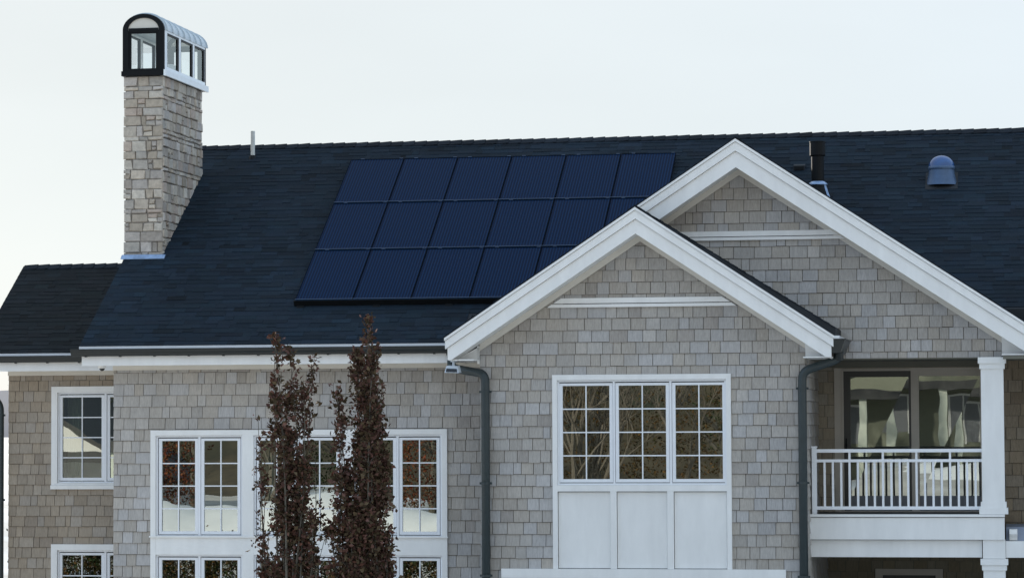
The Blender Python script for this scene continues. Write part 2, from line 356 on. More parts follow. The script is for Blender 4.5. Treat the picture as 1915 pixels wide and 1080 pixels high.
# recess by the balcony: side of the projecting bay, back wall, wall beyond the column
wall((-3.552, 0, 0), (0, 1, 0), (1, 0, 0), rect(0.0, 3.0, 0, 6.1), [], 5.3445, .2)
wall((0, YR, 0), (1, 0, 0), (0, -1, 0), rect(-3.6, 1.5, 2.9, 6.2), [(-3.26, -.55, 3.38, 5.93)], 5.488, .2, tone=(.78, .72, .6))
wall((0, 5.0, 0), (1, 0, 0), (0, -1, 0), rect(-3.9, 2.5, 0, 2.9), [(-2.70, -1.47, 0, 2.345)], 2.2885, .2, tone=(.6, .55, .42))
wall((-3.552, 0, 0), (0, 1, 0), (1, 0, 0), rect(3.0, 5.0, 0, 2.9), [], 5.3445, .2)
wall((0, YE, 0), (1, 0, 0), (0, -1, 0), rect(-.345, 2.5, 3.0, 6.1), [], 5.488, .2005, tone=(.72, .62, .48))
wall((-.35, 0, 0), (0, 1, 0), (-1, 0, 0), rect(YE, 2.9, 3.0, 6.1), [], 5.488, .2005)
# unseen sides and backs, plain
mb = MB(); mb.box(-15.79, -15.63, 1.32, 12.2, 0, 6.3); mb.box(-18.97, -18.8, 4.77, 9, 0, 6.0); mb.box(-9.0, -8.84, .17, 1.14, 0, 6.2); mb.box(-15.6, 3, 12.0, 12.2, 0, 6.3); mb.box(2.5, 2.7, 2, 12.2, 0, 6.3)
mb.xz([(-15.62, 6.31), (2.5, 6.31), (2.5, 6.35), (-15.62, 6.35)], 6.8, 12)
mb.yz([(1.4, 6.31), (12, 6.31), (6.68, 9.9)], -15.78, -15.64)
mb.yz([(4.8, 6.01), (8.8, 6.01), (6.68, 7.6)], -18.96, -18.82)
mb.build('wall', 'backing', house)

# --- roofs: one slab each, with courses of real shingles on it
def roof_shingles(x0, x1, y0, z0, slope, y1, expo=.14, xfun=None, seed=1, name='roof_shingles', parent=None, base=(.0086, .0185, .0275)):
    r = random.Random(seed); ln = math.sqrt(1+slope*slope); dv = Vector((0, 1/ln, slope/ln)); nv = Vector((0, -slope/ln, 1/ln)); L = (y1-y0)*ln
    mb = MB(); v = -0.01
    while v < L:
        yy = y0+v/ln
        for (a, b) in (xfun(yy) if xfun else [(x0, x1)]):
            u = a-r.random()*.0
            while u < b:
                w = r.choice([r.uniform(.1, .2), r.uniform(.2, .36), r.uniform(.3, .5)]); e = min(u+w, b)
                if e-u < .02: break
                t = r.choice([.004, .008, .010]); vj = r.choice([0, 0, .012, .02]); k = r.gauss(1, .17); hue = r.random()*.22
                c = tuple(max(.003, q*k) for q in (base[0]*(1+hue), base[1], base[2]*(1+.1*r.random())))
                P = lambda uu_, vv, d: tuple(Vector((uu_, y0, z0))+dv*vv+nv*d)
                top = min(v+expo+.03, L)
                v_ = v+vj; mb.add([P(u, v_, t), P(e, v_, t), P(e, top, .002), P(u, top, .002), P(u, v_, -.004), P(e, v_, -.004)], [(0, 1, 2, 3), (4, 5, 1, 0)], c)
                mb.add([P(e, v_, t), P(e, v_, -.004), P(e, top, .002)], [(0, 1, 2)], c)
                u = e+(.004 if r.random() < .35 else .0)
        v += expo
    return mb.build(name, 'roof', parent, kind='stuff')
RY, RZ = 6.68, 10.42; RS = (RZ-6.372)/(RY-.53)
def main_x(y):
    if y < 1.30: return [(-16.235, -9.46), (.25, 3.4)]
    return [(-16.235, 3.4)]
rm = MB()
rm.yz([(1.3, 6.372+(1.3-.53)*RS-.006), (RY, RZ-.006), (RY, RZ-.22), (1.3, 6.372+(1.3-.53)*RS-.22)], -16.23, 3.4)
rm.yz([(.54, 6.366), (1.3, 6.372+(1.3-.53)*RS-.006), (1.3, 6.372+(1.3-.53)*RS-.22), (.54, 6.2)], -16.23, -9.40)
rm.yz([(RY, RZ-.006), (12.83, 6.366), (12.83, 6.2), (RY, RZ-.22)], -16.23, 3.4)
roofB = rm.build('roof', 'roof_edge', house)
roof_shingles(0, 0, .53, 6.374, RS, RY, xfun=main_x, seed=3, parent=roofB)
AZ, ARZ = 6.352, 8.145; AS = (ARZ-AZ)/(RY-3.98)
ra = MB(); ra.yz([(3.99, AZ-.006), (RY, ARZ-.006), (RY, ARZ-.2), (3.99, AZ-.17)], -19.43, -15.9); ra.yz([(RY, ARZ-.006), (9.4, AZ-.006), (9.4, AZ-.17), (RY, ARZ-.2)], -19.43, -15.9)
roofA = ra.build('roof', 'roof_edge', house)
roof_shingles(-19.44, -15.9, 3.98, AZ+.002, AS, RY, seed=5, parent=roofA, base=(.0098, .0145, .0165))
def ridge_caps(x0, x1, y, z, slope, parent, step=.232, seed=2):
    r = random.Random(seed); x = x0
    while x < x1:
        L = step+.05; hw = .13; k = r.gauss(1, .15); c = (.013*k, .018*k, .025*k); t0, t1 = .012+r.uniform(0, .006), .03+r.uniform(0, .008)
        e = min(x+L, x1+.05)
        P = lambda xx, s_, d: (xx, y+s_*hw, z-abs(s_)*hw*slope+d)
        mb = MB(); mb.add([P(x, -1, t0), P(x, 0, t0), P(x, 1, t0), P(e, -1, t1), P(e, 0, t1), P(e, 1, t1), P(x, -1, -.01), P(x, 1, -.01), P(e, -1, t1-.022), P(e, 0, t1-.022), P(e, 1, t1-.022)],
                          [(0, 3, 4, 1), (1, 4, 5, 2), (3, 8, 9, 4), (4, 9, 10, 5), (0, 6, 8, 3), (2, 5, 10, 7)], c)
        mb.build('ridge_cap', 'roof', parent); x += step
ridge_caps(-16.22, 1.2, RY, RZ+.005, RS, roofB); ridge_caps(-19.42, -15.95, RY, ARZ+.005, AS, roofA, seed=4)

# --- gables
def gable(xc, za, sl, xl, xr, yf, yw, h_up, h_tot, zcut, fr_h, left_to=None, wedge=0, roof_back=4, cutx=.035, seed=1):
    def strip(d0, d1, xe, side, c=None):     # region between two lines below the rake, from apex to xe
        s_ = -1 if side == 'L' else 1
        ln = abs(xe-xc)
        pts = [(xc, za-d1), (xe, za-sl*ln-d1), (xe, za-sl*ln-d0), (xc, za-d0)]
        if c is not None: pts = clip(pts, 0, -1, -c)
        return pts if s_ > 0 else pts[::-1]
    for side, xe in (('L', left_to or xl), ('R', xr)):
        sg = -1 if side == 'L' else 1; cut = 0 if (side == 'L' and left_to) else cutx
        mb = MB()
        mb.xz(strip(h_up+.008, h_tot, xe-sg*cut, side, zcut), yf, yf+.04)
        mb.xz(strip(h_up-.01, h_up+.03, xe-sg*(cut+.01), side), yf+.025, yf+.042)
        mb.xz(strip(.052, h_up, xe, side), yf-.035, yf+.04)
        mb.xz(strip(.03, .07, xe-sg*.01, side), yf+.0, yf+.042)
        mb.xz(strip(-.002, .044, xe+sg*.012, side), yf-.055, yf+.04)
        mb.build('barge_board', 'white', house)
        mb = MB(); mb.xz(strip(h_tot-.06, h_tot-.022, xe-sg*.05, side), yf+.043, yw-.002); mb.build('soffit', 'white', house)
        xi = xe-sg*.475
        mb = MB(); mb.xz(strip(h_tot-.02, h_tot-.02+fr_h, xi if not (side == 'L' and left_to) else xe, side), yw-.045, yw-.021); mb.build('frieze_board', 'cream', house)
        # roof deck over the overhang
        mb = MB(); ln = abs(xe-xc)+.03; top = .022+(wedge+.018 if side == 'R' and wedge else 0)
        poly = [(xc, za+.004), (xc+sg*ln, za-sl*ln+.004), (xc+sg*ln, za-sl*ln+top), (xc, za+.022)]
        if sg < 0: poly = poly[::-1]
        mb.xz(poly, yf-.02 if not (wedge and sg > 0) else yf+.03, roof_back if not (sg > 0 and wedge) else .88)
        rf = mb.build('roof', 'roof_edge', house)
        # shingle courses on the slope, their edges show along the rake
        r = random.Random(seed+sg); mb = MB(); d = 0
        yb = roof_back if not (sg > 0 and wedge) else .88
        while d < ln:
            e = min(d+.15, ln); f = lambda q: za-sl*q+.022+(top-.022)*q/ln
            y = (yf-.03 if not (wedge and sg > 0) else yf+.02)+r.uniform(-.012, .012)
            while y < yb:
                ye = min(y+r.uniform(.18, .45), yb); k = r.gauss(1, .2); c = (.014*k, .019*k, .026*k); t = .010+r.uniform(0, .009)
                p = [(xc+sg*d, f(d)), (xc+sg*e, f(e)), (xc+sg*e, f(e)+t), (xc+sg*d, f(d)+.004)]
                mb.xz(p if sg > 0 else p[::-1], y, ye-.002, c); y = ye
            d += .14
        mb.build('roof_shingles', 'roof', rf, kind='stuff')
gable(-6.284, 8.55, S, -9.49, -3.045, -.60, 0, .19, .433, 6.055, .115, wedge=.095, roof_back=3.6, seed=21)
gable(-4.704, 9.735, .6607, -9.2, .24, .30, YD, .20, .475, 6.06, .105, left_to=-6.36, roof_back=5.4, seed=31)
# ridge caps at the gable tips
for (xc, za, y0_) in ((-6.284, 8.585, -.62), (-4.704, 9.77, .28)):
    mb = MB(); mb.xz([(xc-.12, za-.085), (xc, za-.012), (xc+.12, za-.085), (xc+.12, za-.068), (xc, za+.008), (xc-.12, za-.068)], y0_, y0_+.3, (.012, .016, .022)); mb.build('ridge_cap', 'roof', house)
# belt courses across the gables
for (x0, x1, z0, z1, y) in ((-7.86, -4.68, 6.93, 7.085, 0), (-6.5, -2.93, 8.07, 8.224, YD)):
    mb = MB(); zc = z0+(z1-z0)*.34; i = .17 if y == 0 else .17
    mb.xz([(x0, z0), (x1, z0), (x1-(zc-z0)/S, zc), (x0+(zc-z0)/S, zc)], y-.062, y-.003); mb.xz([(x0+.10, zc+.014), (x1-.10, zc+.014), (x1-.24, z1), (x0+.24, z1)], y-.05, y-.003)
    mb.build('belt_board', 'white', house)
# eave returns (boxed soffit ends)
def eave_return(xa, xb, ztip, y0, y1, z):
    mb = MB(); p = [(xa, z), (xb, z), (xb, ztip)] if xa < xb else [(xb, z), (xa, z), (xb, ztip)]
    mb.xz(p, y1-.05, y1-.02); lo, hi = min(xa, xb), max(xa, xb)
    mb.box(lo, hi, y0, y1+1.1, z-.02, z-.002)
    mb.build('soffit', 'white', house)
eave_return(-9.44, -9.02, 6.29, -.55, 0, 6.07); eave_return(-3.08, -3.545, 6.31, -.55, 0, 6.065)
eave_return(.2, -.352, 6.40, .36, YD, 6.10)
mb = MB(); mb.box(-9.055, -9.018, -.05, -.02, 6.0, 6.3); mb.build('corner_board', 'white', house)

# --- eaves of the long roofs
def eave(x0, x1, y_wall, z_top, gx0, gx1, fx0, fx1, z_f, z_fr, wx0, wx1):
    ye = y_wall-.62
    mb = MB(); mb.box(x0, x1, ye-.03, ye, z_top-.052, z_top-.004); mb.box(x0, x1, ye-.03, ye+.06, z_top-.006, z_top-.001); mb.build('drip_edge', 'drip', house)
    gt = MB(); z1 = z_top-.045; z0 = z_top-.165; yb = ye+.015; t = .006
    prof = [(yb, z1), (yb, z0), (yb-.085, z0), (yb-.10, z0+.035), (yb-.125, z0+.06), (yb-.135, z1-.012), (yb-.15, z1-.012), (yb-.15, z1-.022), (yb-.142, z1-.02)]
    # thin trough: outer skin then inner skin
    inner = [(yb-.128, z0+.064), (yb-.095, z0+.04), (yb-.08, z0+.006), (yb-.006, z0+.006), (yb-.006, z1)]
    poly = [(yb, z1), (yb, z0), (yb-.085, z0), (yb-.10, z0+.035), (yb-.125, z0+.06), (yb-.14, z1-.012), (yb-.134, z1-.008)]
    def ex(ps): gt.yz(ps, gx0, gx1)
    for a, b in zip(poly[:-1], poly[1:]):
        dx, dz = b[0]-a[0], b[1]-a[1]; l = math.hypot(dx, dz); nx_, nz_ = -dz/l*t, dx/l*t
        ex([a, b, (b[0]+nx_, b[1]+nz_), (a[0]+nx_, a[1]+nz_)])
    gt.yz(poly, gx0-.004, gx0+.004); gt.yz(poly, gx1-.004, gx1+.004)
    gu = gt.build('gutter', 'charcoal', house)
    xx = gx0+.25
    while xx < gx1:
        m2 = MB(); m2.box(xx-.014, xx+.014, yb-.155, yb-.002, z1-.010, z1-.004); m2.box(xx-.016, xx+.016, yb-.06, yb-.002, z0-.022, z0-.001); m2.build('gutter_bracket', 'charcoal', gu); xx += .62
    mb = MB(); mb.box(fx0, fx1, ye+.02, ye+.06, z_f, z_top-.06); mb.box(fx0+.002, fx1, ye+.06, y_wall-.002, z_f+.012, z_f+.03); mb.build('fascia', 'white', house)
    mb = MB(); mb.box(wx0, wx1, y_wall-.05, y_wall-.021, z_fr, z_f+.01); mb.build('frieze_board', 'cream', house)
eave(-16.23, -9.5, YB, 6.374, -16.36, -9.52, -16.197, -9.5, 6.035, 5.965, -15.81, -9.02)
eave(-19.46, -16.0, YA, 6.352, -19.5, -16.0, -19.42, -15.85, 6.02, 5.945, -18.995, -15.7)

# --- downpipes
def bend(pts, n=5, rad=.14):
    pts = [Vector(p) for p in pts]; out = [pts[0]]
    for a, b, c in zip(pts[:-2], pts[1:-1], pts[2:]):
        p = b+(a-b).normalized()*min(rad, (a-b).length*.45); q = b+(c-b).normalized()*min(rad, (c-b).length*.45)
        for k in range(n+1): t = k/n; out.append(p*(1-t)**2+b*2*t*(1-t)+q*t*t)
    out.append(pts[-1]); return out
def downpipe(pts, rad, bands, x, y):
    o = MB().tube(bend(pts), rad, 14).build('downpipe', 'pipe', house, smooth=True)
    for z in bands:
        mb = MB(); mb.tube([(x, y, z-.02), (x, y, z+.02)], rad*1.16, 14); mb.box(x-.02, x+.02, y, y+.12, z-.015, z+.015); mb.box(x-rad*1.45, x+rad*1.45, y-.01, y+.015, z-.018, z+.018); mb.build('pipe_bracket', 'pipe', o)
downpipe([(-9.60, .46, 6.25), (-9.60, .44, 5.98), (-9.5, .2, 5.93), (-8.905, -.12, 5.83), (-8.905, -.12, .1)], .072, [5.53, 4.0, 2.46, 1.0], -8.905, -.12)
downpipe([(-2.985, -.02, 6.2), (-2.985, -.06, 6.03), (-3.595, -.12, 5.83), (-3.595, -.12, .1)], .072, [5.55, 4.0, 2.46, 1.0], -3.595, -.12)
downpipe([(-19.75, 3.9, 6.2), (-19.6, 4.1, 5.95), (-19.10, 4.48, 5.42), (-19.10, 4.48, .1)], .055, [5.2, 3.6, 2.0], -19.10, 4.48)
# gutter end above the right downpipe and the outlet box
mb = MB(); mb.hexa([(-3.10, -.57, 6.12), (-2.94, -.57, 6.12), (-2.94, .86, 6.12), (-3.10, .86, 6.12), (-3.055, -.6, 6.335), (-2.86, -.6, 6.335), (-2.86, .86, 6.335), (-3.055, .86, 6.335)]); mb.box(-3.08, -2.84, -.61, .86, 6.332, 6.35)
mb.tube([(-3.0, -.1, 6.14), (-2.99, -.06, 6.02)], .08, 12); mb.build('gutter', 'charcoal', house)
mb = MB(); mb.box(-3.04, -2.95, -.585, .86, 6.345, 6.40); mb.build('drip_edge', 'drip', house)
# hopper at the end of the long gutter
mb = MB(); mb.hexa([(-9.66, .34, 6.16), (-9.52, .34, 6.16), (-9.52, .5, 6.16), (-9.66, .5, 6.16), (-9.68, .33, 6.3), (-9.515, .33, 6.3), (-9.515, .52, 6.3), (-9.68, .52, 6.3)]); mb.build('gutter_outlet', 'charcoal', house)

# --- windows
def window_unit(x0, x1, z0, z1, y, sashes, nx_, nz_, frame=.03, stile=.055, glass='glass', framemat='vinyl', rt=None, wob=.004, name='window'):
    """frame ring in its opening, each sash with stiles, muntins and panes"""
    mb = MB(); yf = y-.018
    mb.box(x0, x0+frame, yf, y+.08, z0, z1); mb.box(x1-frame, x1, yf, y+.08, z0, z1)
    mb.box(x0+frame, x1-frame, yf+.001, y+.08, z1-frame, z1); mb.box(x0+frame, x1-frame, yf+.001, y+.08, z0, z0+frame)
    for (a, b), (c, d) in zip(sashes[:-1], sashes[1:]): mb.box(b+.006, c-.006, yf+.001, y+.08, z0+frame+.001, z1-frame-.001)
    win = mb.build(name, framemat, house)
    for (a, b) in sashes:
        sz0, sz1 = z0+frame+.012, z1-frame-.018; ys = y-.004; s2 = stile
        m2 = MB(); m2.box(a, a+s2, ys, ys+.045, sz0, sz1); m2.box(b-s2, b, ys, ys+.045, sz0, sz1); m2.box(a+s2, b-s2, ys+.001, ys+.045, sz1-s2*.8, sz1); m2.box(a+s2, b-s2, ys+.001, ys+.045, sz0, sz0+s2)
        m2.build('sash', framemat, win)
        ga, gb, gc, gd = a+s2, b-s2, sz0+s2, sz1-s2*.8; mw = .02; yg = ys+.022
        for i in range(1, nx_):
            xm = ga+(gb-ga)*i/nx_; m2 = MB(); m2.box(xm-mw/2, xm+mw/2, yg-.014, yg-.002, gc, gd); m2.build('muntin', framemat, win)
        for j in range(1, nz_):
            zm = gc+(gd-gc)*j/nz_; m2 = MB(); m2.box(ga, gb, yg-.013, yg-.003, zm-mw/2, zm+mw/2); m2.build('muntin', framemat, win)
        t1, t2 = rng.gauss(0, wob), rng.gauss(0, wob*.6)
        for i in range(nx_):
            for j in range(nz_):
                p0, p1 = ga+(gb-ga)*i/nx_, ga+(gb-ga)*(i+1)/nx_; q0, q1 = gc+(gd-gc)*j/nz_, gc+(gd-gc)*(j+1)/nz_
                Yp = lambda xx, zz: yg+.008+t1*(xx-(ga+gb)/2)+t2*(zz-(gc+gd)/2)
                m2 = MB(); m2.hexa([(p0, Yp(p0, q0), q0), (p1, Yp(p1, q0), q0), (p1, Yp(p1, q0)+.004, q0), (p0, Yp(p0, q0)+.004, q0), (p0, Yp(p0, q1), q1), (p1, Yp(p1, q1), q1), (p1, Yp(p1, q1)+.004, q1), (p0, Yp(p0, q1)+.004, q1)])
                m2.f = [m2.f[2]]; m2.c = [m2.c[2]]
                m2.build('pane', glass, win)
    return win
def pair(x0, x1, gap=.045, fr=.03): m_ = (x0+x1)/2; return [(x0+fr+.014, m_-gap/2-.004), (m_+gap/2+.004, x1-fr-.014)]
# big window wall of the wing: white surround with three pairs, above and below a spandrel
tops = [(-15.025, -13.455), (-13.25, -11.68), (-11.475, -9.905)]
mb = MB(); yb0, yb1 = YB-.055, YB+.07
mb.box(-15.12, -15.027, yb0, yb1, .6, 4.908); mb.box(-9.903, -9.81, yb0, yb1, .6, 4.908); mb.box(-15.027, -9.903, yb0+.001, yb1, 4.815, 4.908)
for (a, b), (c, d) in zip(tops[:-1], tops[1:]): mb.box(b+.002, c-.002, yb0+.001, yb1, .6, 4.815)
for (a, b) in tops: mb.box(a-.001, b+.001, yb0+.002, yb1, 2.735, 3.04); mb.box(a-.001, b+.001, yb0+.002, yb1, .6, .8)
mb.build('window_surround', 'white', house)
mb = MB(); mb.box(-15.135, -9.795, yb0-.03, yb0, 3.036, 3.062); mb.build('window_sill', 'white', house)
for (a, b) in tops:
    window_unit(a, b, 3.045, 4.813, YB, pair(a, b), 2, 4); window_unit(a, b, .8, 2.733, YB, pair(a, b), 2, 4)
# window in the tall gable bay with panelled apron below
mb = MB(); y0_, y1_ = -.055, .07
mb.box(-7.78, -7.70, y0_, y1_, 2.575, 5.805); mb.box(-4.862, -4.782, y0_, y1_, 2.575, 5.805); mb.box(-7.70, -4.862, y0_+.001, y1_, 5.715, 5.805)
mb.box(-7.70, -4.862, y0_+.001, y1_, 3.86, 3.965)
for (a, b) in ((-6.81, -6.705), (-5.857, -5.749)): mb.box(a, b, y0_+.002, y1_, 2.577, 3.859)
mb.build('window_surround', 'white', house)
for (a, b) in ((-7.70, -6.81), (-6.705, -5.857), (-5.749, -4.862)):
    mb = MB(); mb.box(a+.009, b-.009, .0, .05, 2.585, 3.848); mb.build('apron_panel', 'white', house)
cs = [(-7.668, -6.765), (-6.72, -5.817), (-5.768, -4.865-.008)]
window_unit(-7.698, -4.864, 3.967, 5.713, 0, cs, 2, 4)
mb = MB(); mb.box(-8.655, -3.895, -.09, .05, 2.425, 2.574); mb.box(-8.655, -8.5, -.06, .05, .3, 2.42); mb.box(-4.05, -3.895, -.06, .05, .3, 2.42); mb.box(-7.77, -7.62, -.06, .05, .3, 2.42); mb.box(-4.95, -4.8, -.06, .05, .3, 2.42); mb.build('window_surround', 'white', house)
for (a, b, n) in ((-8.5, -7.77, 1), (-7.62, -4.95, 3), (-4.8, -4.05, 1)):
    w_ = (b-a-.06-.04*(n-1))/n; window_unit(a, b, .3, 2.42, 0, [(a+.03+i*(w_+.04), a+.03+i*(w_+.04)+w_) for i in range(n)], 2, 4)
# windows of the recessed wing
for (z0, z1) in ((3.80, 5.735), (.8, 2.765)):
    mb = MB(); ya0, ya1 = YA-.055, YA+.07
    mb.box(-18.13, -18.012, ya0, ya1, z0+.115, z1); mb.box(-18.012, -16.0, ya0+.001, ya1, z1-.112, z1); mb.box(-18.14, -16.0, ya0-.02, ya1, z0, z0+.075); mb.box(-18.13, -16.0, ya0+.002, ya1, z0+.077, z0+.115); mb.box(-16.13, -16.0, ya0, ya1, z0+.115, z1-.112)
    mb.build('window_surround', 'white', house)
    window_unit(-18.01, -16.132, z0+.117, z1-.114, YA, [(-17.98, -17.10), (-17.045, -16.165)], 2, 4)
# rooms behind the glass
def room(x0, x1, y0, y1, z0, z1):
    mb = MB(); v = [(x0, y0, z0), (x1, y0, z0), (x1, y1, z0), (x0, y1, z0), (x0, y0, z1), (x1, y0, z1), (x1, y1, z1), (x0, y1, z1)]
    mb.add(v, [(0, 1, 2, 3), (7, 6, 5, 4), (2, 6, 7, 3), (1, 5, 6, 2), (3, 7, 4, 0)]); mb.build('room', 'room', house)
room(-15.5, -9.1, YB+.17, YB+4, 2.9, 5.9); room(-15.5, -9.1, YB+.17, YB+4, .1, 2.8); room(-8.8, -3.7, .17, 3.2, 3.3, 5.95); room(-8.8, -3.7, .17, 3.2, .1, 3.2)
room(-18.7, -15.85, YA+.17, YA+3, 3.3, 5.9); room(-18.7, -15.85, YA+.17, YA+3, .1, 3.2); room(-3.3, -.4, YR+.17, YR+3.5, 3.38, 6.0)
def curtain(x0, x1, y, z0, z1, n=9):
    mb = MB(); pts = []
    for i in range(n*2+1): pts.append((x0+(x1-x0)*i/(2*n), y+.03*(1 if i % 2 else -1)))
    for a, b in zip(pts[:-1], pts[1:]): mb.add([(a[0], a[1], z0), (b[0], b[1], z0), (b[0], b[1], z1), (a[0], a[1], z1)], [(0, 1, 2, 3)])
    mb.build('curtain', 'curtain', house)
for (a, b) in ((-13.2, -12.95), (-12.55, -12.35), (-11.9, -11.72)): curtain(a, b, YB+.35, 3.1, 4.8, 4)
curtain(-17.95, -17.65, YA+.4, 3.9, 5.6, 4)

# --- balcony
bal = MB(); bal.box(-3.54, -.345, .70, YR-.02, 3.06, 3.43)
bal = bal.build('balcony', 'deck', house)
def part(nm, mt, boxes, par=bal):
    mb = MB()
    for b in boxes: mb.box(*b)
    return mb.build(nm, mt, par)
part('fascia', 'white', [(-3.575, -.34, .60, .68, 3.045, 3.408), (-3.582, -.335, .57, .70, 3.42, 3.462)])
part('beam', 'white', [(-3.545, -.714, .70, .85, 2.75, 3.034)])
part('rail_post', 'vinyl', [(-3.51, -3.43, .72, .80, 3.463, 4.57), (-3.52, -3.42, .71, .81, 4.57, 4.592)])
part('rail', 'vinyl', [(-3.43, -.70, .725, .795, 4.487, 4.543)]); part('rail', 'vinyl', [(-3.43, -.70, .735, .785, 4.325, 4.372)]); part('rail', 'vinyl', [(-3.43, -.70, .735, .785, 3.535, 3.59)])
for k in range(19):
    x = -3.300+k*.1385; part('baluster', 'vinyl', [(x-.018, x+.018, .745, .778, 3.59, 4.325)])
    if k % 4 == 3: part('baluster', 'vinyl', [(x-.018, x+.018, .745, .778, 4.372, 4.487)])
# ceiling of the recess
mb = MB(); mb.box(-3.54, .3, YD+.002, YR-.005, 6.04, 6.10); mb.box(-3.54, -.33, YR-.10, YR-.03, 5.94, 6.04); mb.build('soffit', 'soffit', house)
mb = MB(); mb.box(-3.53, 2.4, .74, 4.98, 2.80, 2.86); mb.box(-.33, 2, .36, YE-.01, 6.02, 6.07); mb.build('soffit', 'soffit', house)  # second slab added, run on out of view to darken the porch wall
# columns
def column(xc, yc, w, z0, z1, capz, basez):
    mb = MB(); hw = w/2
    mb.box(xc-hw, xc+hw, yc-hw, yc+hw, z0, z1)
    col_ = mb.build('column', 'white', house)
    mb = MB(); mb.box(xc-hw-.045, xc+hw+.045, yc-hw-.045, yc+hw+.045, capz+.09, capz+.19); mb.box(xc-hw-.022, xc+hw+.022, yc-hw-.022, yc+hw+.022, capz, capz+.09); mb.build('capital', 'white', col_)
    if basez is not None:
        mb = MB(); mb.box(xc-hw-.025, xc+hw+.025, yc-hw-.025, yc+hw+.025, basez+.1, basez+.2); mb.box(xc-hw-.05, xc+hw+.05, yc-hw-.05, yc+hw+.05, basez, basez+.1); mb.build('base', 'white', col_)
column(-.515, .83, .37, 3.465, 6.056, 5.862, 3.465)
mb = MB(); mb.box(-.70, -.33, .632, 1.0, 2.735, 3.042); mb.build('column_block', 'white', house)
column(-.515, .83, .36, 0, 2.733, 2.54, .02)
# ledge and beam to the right of the column
mb = MB(); mb.box(-.325, 2.2, .66, .86, 2.75, 3.02); mb.build('beam', 'white', house)
mb = MB(); mb.hexa([(-.32, .80, 3.022), (2.2, .80, 3.022), (2.2, YE-.02, 3.022), (-.32, YE-.02, 3.022), (-.32, 1.0, 3.24), (2.2, 1.0, 3.24), (2.2, YE-.02, 3.26), (-.32, YE-.02, 3.26)]); lg = mb.build('ledge', 'ledge', house)
for x in (-.2, .75):
    mb = MB(); mb.yz([(.98, 3.03), (.78, 3.03), (.76, 3.08), (.70, 3.13), (.66, 3.135), (.66, 3.215), (.98, 3.215)], x-.065, x+.065); mb.build('bracket', 'white', lg)
# sliding door
mb = MB(); yd = YR-.03
mb.box(-3.262, -3.11, yd, YR+.1, 3.43, 5.93); mb.box(-3.11, -.55, yd+.001, YR+.1, 5.88, 5.93); mb.box(-1.935, -1.80, yd+.002, YR+.1, 3.43, 5.88); mb.box(-.75, -.55, yd, YR+.1, 3.43, 5.88); mb.box(-3.11, -.55, yd+.003, YR+.1, 3.38, 3.45)
mb.box(-1.80, -.75, yd+.01, YR+.09, 5.785, 5.879); mb.box(-3.13, -3.10, yd-.02, yd, 3.43, 5.9); mb.box(-3.13, -1.93, yd-.02, yd, 5.895, 5.912)
dr = mb.build('sliding_door', 'tan', house)
mb = MB(); mb.box(-3.098, -2.985, yd+.03, YR+.08, 3.455, 5.878); mb.box(-1.975, -1.938, yd+.03, YR+.08, 3.455, 5.878); mb.box(-2.985, -1.975, yd+.031, YR+.08, 5.775, 5.878); mb.build('door_leaf', 'dark_door', dr)
mb = MB(); mb.box(-2.984, -1.976, yd+.035, YR+.07, 3.455, 3.71); mb.box(-1.799, -.751, yd+.035, YR+.07, 3.455, 3.71); mb.build('kick_panel', 'kick', dr)
mb = MB(); mb.add([(-2.99, YR+.04, 3.70), (-1.97, YR+.043, 3.70), (-1.97, YR+.04, 5.79), (-2.99, YR+.044, 5.79)], [(0, 1, 2, 3)]); mb.build('pane', 'glass_door', dr)
mb = MB(); mb.add([(-1.805, YR+.042, 3.70), (-.745, YR+.040, 3.70), (-.745, YR+.043, 5.80), (-1.805, YR+.04, 5.80)], [(0, 1, 2, 3)]); mb.build('pane', 'glass_door', dr)
mb = MB(); mb.box(-3.075, -3.045, yd-.03, yd+.03, 4.45, 4.62); mb.tube([(-3.06, yd-.03, 4.47), (-3.06, yd-.07, 4.5), (-3.06, yd-.07, 4.68), (-3.06, yd-.03, 4.7)], .012, 8); mb.build('handle', 'black', dr)
# door under the balcony
mb = MB(); yl = 5.0; mb.box(-2.69, -2.56, yl-.04, yl+.08, 0, 2.345); mb.box(-1.61, -1.48, yl-.04, yl+.08, 0, 2.345); mb.box(-2.56, -1.61, yl-.039, yl+.08, 2.23, 2.344); lowd = mb.build('door', 'tan', house)
mb = MB(); mb.box(-2.555, -1.615, yl+.01, yl+.06, .02, 2.225); mb.build('door_leaf', 'dark_door', lowd)
mb = MB(); mb.box(1.0, 1.2, .5, 2.0, 0, 6.0); mb.build('wall', 'backing', house)  # unseen side wall, added out of view to darken the porch wall

